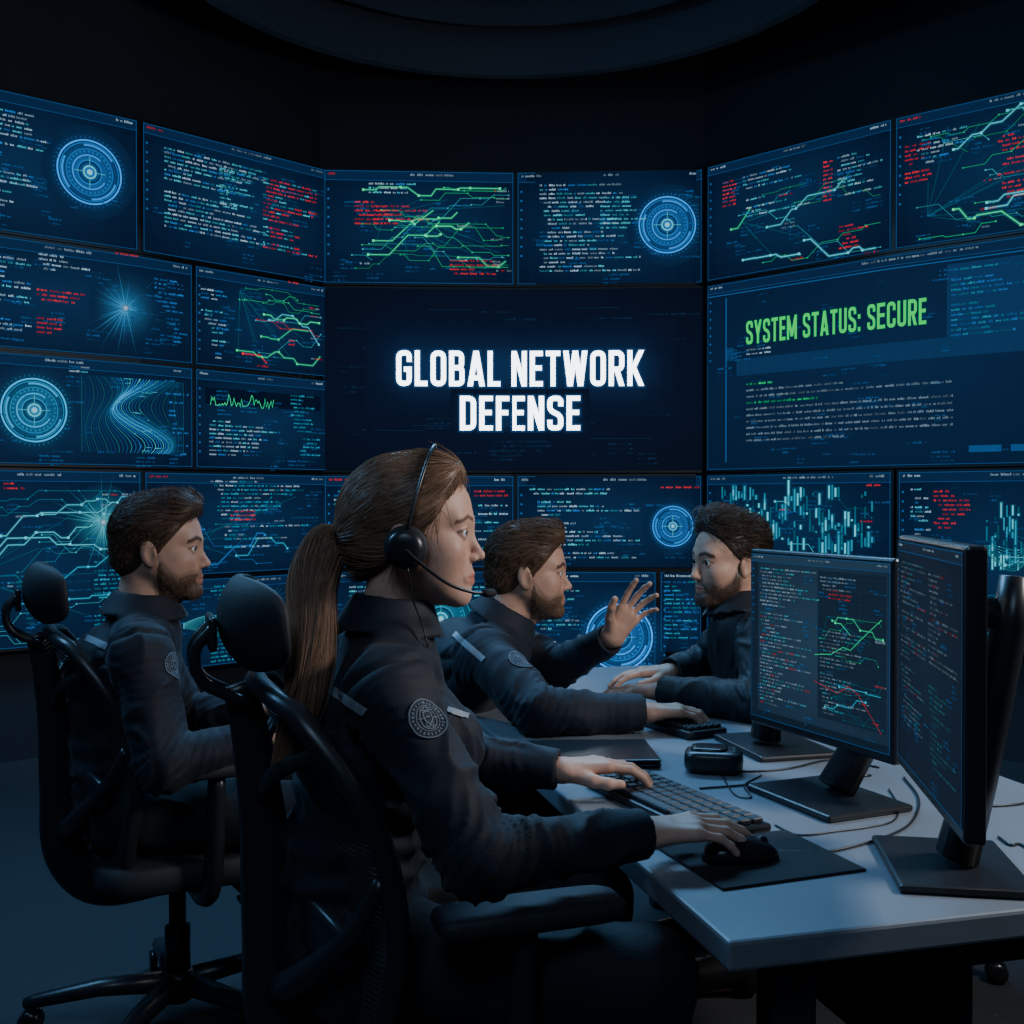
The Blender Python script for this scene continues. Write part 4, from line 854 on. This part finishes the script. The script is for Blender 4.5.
    def hit(u, v):
        h = bvh.ray_cast(Vector((0, 0, CZ)), Vector(((u-512)/FP, 1, (HOR-v)/FP)).normalized()); return (np.array(h[0]), np.array(h[1])) if h[0] is not None else (None, None)
    for (u0, v0, u1, v1, wd) in p.get('stripes', ()):
        rows = []; ns = 26; dv = unit((u1-u0, v1-v0)); nn = np.array((-dv[1], dv[0]))
        for i in range(ns+1):
            row = []
            for j in (-1, -.33, .33, 1):
                c, nm = hit(u0+(u1-u0)*i/ns+nn[0]*wd*j/2, v0+(v1-v0)*i/ns+nn[1]*wd*j/2)
                if c is not None: row.append(c+nm*.0024)
            if len(row) < 4: continue
            if rows and np.linalg.norm(row[1]-rows[-1][1]) > .09:
                if len(rows) > 5: break
                rows = []
            rows.append(row)
        if len(rows) > 3: mk('reflective_stripe', [q for rw_ in rows for q in rw_], [(4*i+j, 4*i+j+1, 4*i+j+5, 4*i+j+4) for i in range(len(rows)-1) for j in (0, 1, 2)], M['reflective'], jk)
    if 'badge' in p:
        u, v, rad = p['badge']; c, nm = hit(u, v)
        if c is not None:
            ns_ = [hit(u+a, v+b_)[1] for a in (-8, 0, 8) for b_ in (-8, 0, 8)]; nm = unit(sum(q for q in ns_ if q is not None))
            tx = unit(np.cross((0, 0, 1), nm)); ty = np.cross(nm, tx)
            def pr(a, bb, off):
                s = c+tx*a+ty*bb; h = bvh.ray_cast(Vector(s+nm*.05), Vector(-nm)); return (np.array(h[0]) if h[0] is not None and np.linalg.norm(np.array(h[0])-s) < .03 else s)+nm*off
            mb = MB(); DK = (.014, .021, .035); LT = (.15, .185, .23)
            def ann(r0, r1, col, off, a0=0., a1=2*PI, k=32):
                P = []
                for i in range(k+1):
                    a = a0+(a1-a0)*i/k; P += [pr(rad*r0*math.cos(a), rad*r0*math.sin(a), off), pr(rad*r1*math.cos(a), rad*r1*math.sin(a), off)]
                mb.add(P, [(2*i, 2*i+1, 2*i+3, 2*i+2) for i in range(k)], col)
            def curve(P2, w, col, off):
                Vc, Fc = stroke(P2, w, False); mb.add([pr(rad*q[0], rad*q[1], off) for q in Vc], Fc, col)
            for i in range(5): ann(i/5+1e-4, (i+1)/5, DK, .002)
            ann(.93, 1., LT, .0028); ann(.62, .66, LT, .0028); RB = random.Random(5)
            for i in range(26): a = i*2*PI/26; ann(.71+RB.uniform(0, .04), .83+RB.uniform(0, .05), LT, .0028, a, a+RB.uniform(.08, .17), 2)
            for k_ in (-.45, 0, .45): e = math.sqrt(.56**2-(k_*.56/.6)**2); curve([(-e+2*e*t/8, k_*.9) for t in range(9)], .045, LT, .003)
            for k_ in (-.8, -.38, .38, .8): curve([(.56*k_*math.cos(-PI/2+PI*t/10), .56*math.sin(-PI/2+PI*t/10)) for t in range(11)], .045, LT, .0031)
            sh = [(0, .36), (.24, .26), (.22, -.08), (0, -.36), (-.22, -.08), (-.24, .26)]; mb.add([pr(0, 0, .0034)]+[pr(rad*a*.95, rad*b_*.95, .0034) for a, b_ in sh], [(0, i+1, (i+1) % 6+1) for i in range(6)], DK); curve(sh+[sh[0], sh[1]], .06, LT, .0038); curve([(0, .2), (0, -.2)], .07, LT, .0038); curve([(-.13, .06), (.13, .06)], .06, LT, .0038)
            mb.build('shoulder_patch', M['patch'], jk, cols=True, fixn=False)
    # trousers, shoes
    tf = Field(lo, hi, .010); tf.add(cone(J['pel']-up*.03, J['pel']+up*.03, .108, .10, r, 1.4), .02)
    for s in 'RL':
        tf.add(cone(J['hip'+s], J['kn'+s], .088, .070), .035); tf.add(cone(J['kn'+s], J['an'+s], .066, .052, fb=True), .02)
    V, F = tf.mesh(); V = V+vnorm(V, F)*(.010*((1-np.abs(vnoise(V, 13)))**2-.4))[:, None]; mk('trousers', V, F, M['trouser'], root)
    for s in 'RL':
        a = J['an'+s]; sf = Field(np.minimum(a, a+f*.2)-.09, np.maximum(a, a+f*.2)+.09, .008)
        sf.add(cone((a[0], a[1], .075), np.array((a[0], a[1], 0))+f*.15+up*.045, .047, .04), .02); sf.add(cone((a[0]-f[0]*.02, a[1]-f[1]*.02, .045), (a[0], a[1], .12), .042, .046, fb=True), .02)
        X, Y, Z = sf.grid(); sf.F = np.maximum(sf.F, .004-Z+0*X+0*Y).astype(np.float32); V, F = sf.mesh(); mk('shoe', V, F, M['shoe'], root)
    # hair
    X, Y, Z = hf.grid(); H = hf.like(); st = p['hair']; hc = np.array(p['hairc']); kc = .014
    if st == 'pony':
        H.add(ell((0, -.013, .033), (.0825, .1065, .0905)), .01); H.add(ell((0, -.050, -.026), (.062, .058, .048)), .02); H.add(ell((0, .030, .080), (.055, .050, .036)), .03)
        H.add(cone((0, -.085, -.005), (0, -.122, -.016), .045, .020), .03); kc = .018
        yh = np.interp(Z, [-.12, -.07, -.045, -.02, .0, .03, .055, .08, .1, .13], [-.075, -.05, -.024, .006, .026, .046, .060, .072, .084, .1])
    elif st == 'short':
        H.add(ell((0, -.010, .034), (.0800, .104, .094)), .01); H.add(ell((0, .040, .094), (.056, .052, .034)), .03); H.add(ell((0, -.055, -.022), (.065, .056, .055)), .02)
        yh = np.interp(Z, [-.12, -.075, -.05, -.03, .0, .03, .055, .075, .1, .14], [-.09, -.055, -.01, .014, .022, .045, .062, .080, .094, .1])
    else:
        H.add(ell((0, -.012, .032), (.0795, .104, .092)), .01); H.add(ell((0, .028, .094), (.055, .052, .034)), .03); H.add(ell((0, -.062, -.035), (.062, .056, .068)), .02)
        yh = np.interp(Z, [-.13, -.085, -.05, -.03, .0, .03, .055, .075, .1, .14], [-.075, -.06, -.035, -.004, .010, .036, .052, .066, .082, .09])
    G = H.F; cut = ((Y-yh)*.75+0*X).astype(np.float32); hq = np.maximum(kc-np.abs(G-cut), 0)/kc; H.F = (np.maximum(G, cut)+hq*hq*kc*.25).astype(np.float32)
    if st != 'pony':
        for q in (-1, 1): H.cut(ell((.088*q, -.008, -.018), (.022, .020, .032)), .006)
    V, F = H.mesh(); N = vnorm(V, F)
    groove = vnoise(V*np.array((3.2, .5, 3.2)), 150)*.7+vnoise(V*np.array((2.2, .5, 2.2)), 60)*.3
    V = V+N*(.0005*groove)[:, None]; C = hc*(.9+.25*groove[:, None]); hair = mk('hair', tw(V), F, M['hair'], root, C)
    paths = []; RR = random.Random(p['seed']); nv = len(V)
    if st == 'pony':
        tie = V3(0, -.118, -.014)
        for _ in range(5600):          # fine strands lying on the combed back hair, all running to the tie
            i = RR.randrange(nv); v = V[i].copy(); P = []; L = RR.uniform(.025, .06)
            nn = N[i]; lift = RR.uniform(.0002, .0012); fl = tie-v; dist = np.linalg.norm(fl)
            if dist < .02: continue
            steps = 6; L = min(L, dist*.8); fl = unit(fl-nn*np.dot(fl, nn)); c0 = V3(0, -.013, .030)
            rad = np.linalg.norm(v-c0); 
            for k in range(steps+1):
                t = k/steps; q = v+fl*L*t; kr = .5*L*t*L*t/max(rad, .05); P.append(tw(q-nn*kr+nn*lift*math.sin(PI*t*.9+.15)))
            paths.append(P)
        for _ in range(70):            # a few loose wisps at the temple and nape
            a = RR.uniform(-.045, .055); y0 = np.interp(a, [-.07, -.045, -.02, .0, .03, .055, .08], [-.05, -.024, .006, .026, .046, .060, .072])
            s_ = RR.choice((-1, 1)); v = V3(.070*s_*math.sqrt(max(.05, 1-((a-.03)/.095)**2)), y0-.004, a); d = unit(V3(s_*.2, RR.uniform(-.5, .7), RR.uniform(-1, -.2))); P = [tw(v+d*.03*t+V3(.004*s_*math.sin(PI*t), 0, -.012*t*t)) for t in np.linspace(0, 1, 6)]; paths.append(P)
        strands(paths, .0005, .0004, hc, .25, 3, RR).build('hair_strands', M['hair'], hair, cols=True, fixn=False)
        path = np.array(catmull(p['tail'], 8)); n = len(path); rad = np.interp(np.linspace(0, 1, n), [0, .10, .30, .55, .8, 1], [.020, .031, .037, .033, .021, .004])
        T = np.gradient(path, axis=0); T /= np.linalg.norm(T, axis=1)[:, None]; s0 = unit(np.cross(T[0], (0, 0, 1))); SA = []; QA = []
        for i in range(n): s0 = unit(s0-T[i]*np.dot(s0, T[i])); SA.append(s0); QA.append(np.cross(s0, T[i]))
        mb = MB(); mb.add(*tube(path, rad*.90, 24, 1.0), hc*1.0)
        for _ in range(2600):
            a = RR.uniform(0, 2*PI); q = RR.uniform(.88, 1.03); w = RR.uniform(-.35, .35); e = RR.uniform(.55, 1.)**.7; ph = RR.uniform(0, 6); P = []; m_ = max(6, int(n*e)); fl = RR.uniform(-.05, .30) if RR.random() < .12 else 0
            st0 = 0 if RR.random() < .7 else int(n*RR.uniform(.1, .4))
            for i in range(st0, m_):
                t = i/n; aa = a+w*t+.05*math.sin(t*9+ph)+.22*math.sin(t*8+a*2); rr_ = max(rad[i], .008)*(q+fl*t+.07*math.sin(t*12+a*3)*t); P.append(path[i]+rr_*(math.cos(aa)*SA[i]+math.sin(aa)*QA[i]))
            if len(P) < 4: continue
            V_, F_ = tube(P, list(np.linspace(.0006, .0004, len(P))), 3, cap=False); mb.add(V_, F_, hc*RR.uniform(.85, 1.5))
        mb.build('ponytail', M['hair'], hair, cols=True, fixn=False)
        tp = np.array(p['tail'][0]); td = unit(np.array(p['tail'][1])-tp); mb = MB(); q0 = unit(np.cross(td, (0, 1, 0))); q1 = np.cross(td, q0)
        mb.add(*tube([tp+td*.006+.022*(math.cos(a)*q0+math.sin(a)*q1) for a in np.linspace(0, 2*PI, 20)[:-1]], .0055, 8, closed=True)); mb.build('hair_tie', M['mat_'], hair)
    else:
        Lm = .042 if st == 'short' else .060
        for _ in range(5600):
            i = RR.randrange(nv); v, nn = V[i], N[i]
            if v[1] > .03 and v[2] < .06 and nn[1] > .5: continue
            if nn[2] < -.3: continue
            top = np.clip((v[2]-.03)/.05, 0, 1); fl = V3(RR.uniform(-.2, .2), -1., -.1)*top+V3(RR.uniform(-.12, .12), -.55, -.9)*(1-top)
            if st != 'short': fl = V3(RR.uniform(-.3, .3), -1., .1)*top+V3(RR.uniform(-.15, .15), -1., -.55)*(1-top)
            fl = unit(fl-nn*np.dot(fl, nn)); L = Lm*(.35+.65*top)*RR.uniform(.6, 1.1) if st == 'short' else Lm*RR.uniform(.6, 1.1); P = []
            lift = (.008 if st == 'short' else .012+.009*top)*RR.uniform(.1, 1.2); sd = np.cross(nn, fl); wa = .0025 if st == 'short' else .009; ph = vnoise(v[None], 28)[0]*4
            for k in range(7):
                t = k/6; P.append(tw(v-nn*.002+fl*L*t+sd*wa*math.sin(5*t+ph)*t+nn*(lift*math.sin(PI*min(t*.8, 1))+wa*.6*math.sin(6*t+ph*2)*t-.55*L*t*L*t/.11)))
            paths.append(P)
        strands(paths, .0007, .0004, hc, .32, 3, RR).build('hair_strands', M['hair'], hair, cols=True, fixn=False)
    if 'beard' in p:
        zb = np.interp(Y, [-.02, .01, .03, .052, .072, .1], [.0, -.014, -.047, -.064, -.054, -.051]); th = p['beard']
        reg = np.maximum(np.maximum(Z-zb, .002-Y), -(Z+.124))+0*X; Bd = hf.like(); lp_ = ell((0, .090, -.0712), (.020, .03, .0085))[0](X, Y, Z)
        edge = np.clip(np.minimum(-reg, lp_)/.014, 0, 1)
        Bd.F = np.maximum(np.maximum(hf.F+.0012-(th+.0012)*edge*np.clip(.45+(-.02-Z)*12, .45, 1.), reg), -lp_).astype(np.float32); V, F = Bd.mesh(); N = vnorm(V, F); g = vnoise(V*np.array((1.5, 1.5, .6)), 260)
        bc = hc*.8+np.array(p['skin'])*.09
        bd = mk('beard', tw(V+N*(.0006*g)[:, None]), F, M['hair'], root, bc*(1+.5*g[:, None])); paths = []
        for _ in range(1500):
            i = RR.randrange(len(V)); v, nn = V[i], N[i]
            if hf.F[tuple(np.clip(((v-hf.lo)/hf.h).astype(int), 0, hf.n-1))] < -.001: continue
            d = unit(V3(RR.uniform(-.2, .2), -.25, -1.)+nn*.35); L = RR.uniform(.004, .008)*min(1., th/.003); paths.append([tw(v-nn*.0006+d*L*t) for t in (0, .5, 1)])
        strands(paths, .0005, .0003, bc, .4, 3, RR).build('beard_strands', M['hair'], bd, cols=True, fixn=False)
    return root, tw
TYPE = (12, 26, 20)
SKW = (.64, .375, .270); SKM = (.55, .315, .220)
woman, wtw = person(dict(label='woman with long brown ponytail and headset, in navy uniform, using keyboard and mouse', male=False, seed=1, f=(.97, .25), face=(1, -.02), pitch=-1, head=(-.15, 1.70, 1.222), hh=.0019, jh=.0050,
    skin=SKW, hairc=(.235, .132, .078), iris=(.04, .05, .06), gaze=(-.02, 1, -.02), hair='pony', hsc=.97,
    tail=[(-.268, 1.696, 1.207), (-.288, 1.688, 1.196), (-.302, 1.660, 1.14), (-.297, 1.622, 1.06), (-.300, 1.590, .99), (-.320, 1.575, .92), (-.345, 1.570, .865)],
    J=dict(N=(-.190, 1.70, 1.068), che=(-.208, 1.70, .90), wai=(-.25, 1.70, .74), pel=(-.24, 1.70, .605), shR=(-.172, 1.54, 1.0), shL=(-.245, 1.865, 1.0), elR=(-.045, 1.435, .80), elL=(-.14, 1.995, .81),
           wrR=(.192, 1.575, .79), wrL=(.088, 1.945, .790), hipR=(-.19, 1.61, .585), hipL=(-.23, 1.79, .585), knR=(.185, 1.535, .60), knL=(.13, 1.87, .59), anR=(.20, 1.56, .10), anL=(.15, 1.88, .10)),
    handR=dict(d=(.97, .20, .06), n=(0, -.1, 1), curl=((10, 16, 12), (10, 18, 14), (12, 22, 16), (14, 24, 16)), spread=5, thumb=.3), handL=dict(d=(.94, .22, .07), n=(-.05, 0, 1), curl=TYPE, spread=7, thumb=.2),
    stripes=((318, 681, 366, 713, 9), (446, 710, 468, 717, 5)), badge=(427, 719, .0285)))
person(dict(label='man with short brown hair and beard at far left, in navy uniform, looking right', male=True, seed=2, f=(.95, .3), face=(.98, .08), pitch=-1, head=(-.83, 2.60, 1.158), hs=1.04,
    skin=SKM, hairc=(.085, .047, .028), iris=(.04, .03, .02), hair='short', beard=.0024,
    J=dict(N=(-.872, 2.60, 1.0), che=(-.915, 2.60, .86), wai=(-.93, 2.60, .70), pel=(-.92, 2.60, .58), shR=(-.815, 2.41, .935), shL=(-.935, 2.785, .935), elR=(-.745, 2.345, .70), elL=(-.86, 2.88, .70),
           wrR=(-.545, 2.46, .745), wrL=(-.62, 2.78, .745), hipR=(-.87, 2.50, .56), hipL=(-.93, 2.69, .56), knR=(-.48, 2.52, .55), knL=(-.53, 2.85, .55), anR=(-.47, 2.54, .10), anL=(-.50, 2.88, .10)),
    handR=dict(d=(.9, .3, .12), n=(-.1, -.3, 1), curl=(14, 24, 18)), handL=dict(d=(.95, .1, .0), n=(0, 0, 1), curl=(14, 24, 18)),
    stripes=((86, 638, 135, 660, 7),), badge=(174, 666, .030)))
person(dict(label='man with short brown hair and beard leaning over desk, raising his open left hand', male=True, seed=3, f=(1, .1), face=(.98, -.02), pitch=-2, head=(.045, 2.85, 1.085), hs=1.02,
    skin=SKM, hairc=(.110, .060, .034), iris=(.04, .03, .02), hair='short', beard=.0024,
    J=dict(N=(-.030, 2.85, .945), che=(-.12, 2.85, .835), wai=(-.25, 2.85, .72), pel=(-.30, 2.85, .585), shR=(-.065, 2.66, .895), shL=(-.055, 3.045, .92), elR=(.06, 2.475, .790), elL=(.12, 3.05, .80),
           wrR=(.305, 2.50, .785), wrL=(.26, 2.86, .91), hipR=(-.26, 2.75, .56), hipL=(-.27, 2.95, .56), knR=(.12, 2.70, .55), knL=(.12, 3.0, .55), anR=(.05, 2.70, .10), anL=(.05, 3.0, .10)),
    handR=dict(d=(.98, .12, .04), n=(0, 0, 1), curl=(16, 34, 26)), handL=dict(d=(.56, -.05, .82), n=(-.35, .90, .25), curl=((4, 10, 8), (8, 14, 10), (12, 18, 12), (14, 22, 14)), spread=9, thumb=.8),
    stripes=((454, 634, 484, 660, 6),), badge=(521, 660, .030)))
person(dict(label='bearded man with dark wavy hair in black jacket facing left across desk', male=True, seed=4, f=(-1, -.05), face=(-.94, -.36), pitch=-2, head=(.578, 2.95, 1.108), hs=1.02,
    skin=SKM, hairc=(.052, .032, .022), iris=(.03, .02, .015), hair='long', beard=.0030, jm=M['jacket2'],
    J=dict(N=(.615, 2.95, .965), che=(.665, 2.95, .84), wai=(.83, 2.95, .71), pel=(.92, 2.95, .585), shL=(.635, 2.77, .905), shR=(.645, 3.14, .905), elL=(.60, 2.61, .785), elR=(.57, 3.22, .79),
           wrL=(.375, 2.775, .785), wrR=(.44, 3.09, .785), hipL=(.90, 2.85, .56), hipR=(.90, 3.05, .56), knL=(.52, 2.80, .54), knR=(.52, 3.1, .54), anL=(.58, 2.80, .10), anR=(.58, 3.1, .10)),
    handL=dict(d=(-.97, .1, .0), n=(0, 0, 1), curl=(10, 22, 16)), handR=dict(d=(-.95, -.1, .0), n=(0, 0, 1), curl=(10, 20, 14))))

# headset on the woman
hs = thing('headset', 'black headset with microphone boom worn by the woman', 'headset', wtw((0, 0, 0)))
P = [(.092*math.cos(a), -.002+.030*math.sin(a), .002+.128*math.sin(a)) for a in np.linspace(0, PI, 30)]
MB().add(wtw(tube(P, .0032, 8, 2., up=(0, 1, 0))[0]), tube(P, .0032, 8, 2., up=(0, 1, 0))[1]).build('headband', M['plastic'], hs)
for q in (1, -1):
    V, F = lathe([(.006, .016), (.018, .0165), (.026, .011), (.028, .003), (.025, -.002)], 28, (.091*q, -.004, -.022), (q, 0, 0)); c = MB().add(wtw(V), F).build('ear_cup', M['plastic'], hs)
    V, F = lathe([(.024, 0), (.031, -.001), (.033, -.008), (.030, -.014), (.02, -.015)], 28, (.091*q, -.004, -.022), (q, 0, 0)); MB().add(wtw(V), F).build('ear_cushion', M['fabric'], c)
P = catmull([(.108, -.002, -.024), (.106, .018, -.042), (.098, .058, -.072), (.078, .092, -.086), (.058, .112, -.089)]); V, F = tube(P, .0026, 8); MB().add(wtw(V), F).build('microphone_boom', M['plastic'], hs)
V, F = tube([(.062, .108, -.089), (.056, .114, -.0895), (.044, .124, -.090), (.040, .127, -.090)], [.004, .0065, .0065, .003], 10); MB().add(wtw(V), F).build('microphone', M['mat_'], hs)
P = catmull([(.096, .0, -.05), (.082, .008, -.10), (.072, .02, -.135), (.074, .03, -.17)]); V, F = tube(P, .0013, 6); MB().add(wtw(V), F).build('cord', M['plastic'], hs)

# ------------------------------------------------------------------ lights, world, camera
def area(name, loc, tgt, e, col, sx, sy=None):
    l = bpy.data.lights.new(name, 'AREA'); l.energy = e; l.color = col; l.shape = 'RECTANGLE'; l.size = sx; l.size_y = sy or sx
    o = bpy.data.objects.new(name, l); COL.objects.link(o); o.location = loc; o.rotation_euler = (Vector(tgt)-Vector(loc)).to_track_quat('-Z', 'Y').to_euler(); return o
area('added_key_light', (1.7, 1.55, 1.95), (.0, 2.1, 1.05), 29, (.97, .95, .95), .4)  # unseen key added to light the faces in place of monitor glow; no desk lamp
area('added_rim_light', (0, 4.3, 3.35), (0, 2.0, .8), 100, (.22, .56, 1.), 2.2, .5)  # added for a blue rim from the screen side; the room has no cove fitting
area('added_fill_light', (-.5, -.6, 3.2), (.0, 2.0, .7), 18, (.48, .70, 1.), 1.0)  # added soft fill from behind the camera, not a ceiling fitting
area('added_left_rim_light', (-2.4, 2.9, 3.0), (-.4, 1.9, .8), 48, (.22, .56, 1.), 1.2, .4)  # second blue rim added from the left, without any fixture
area('added_ceiling_wash', (0, 3.2, 2.9), (0, 4.3, 3.8), 2.2, (.35, .6, 1.), 1.6, .3)  # added to lift the ceiling rings out of black; no fixture behind it
w = bpy.data.worlds.new('World'); SC.world = w; w.use_nodes = True; w.node_tree.nodes['Background'].inputs[0].default_value = (.02, .05, .1, 1); w.node_tree.nodes['Background'].inputs[1].default_value = .05
cam = bpy.data.cameras.new('Camera'); cam.sensor_width = 36; cam.lens = FP/1024*36; cam.clip_start = .01
co = bpy.data.objects.new('Camera', cam); COL.objects.link(co); co.location = (0, 0, CZ); co.rotation_euler = (PI/2-math.atan(12/FP), 0, 0); SC.camera = co
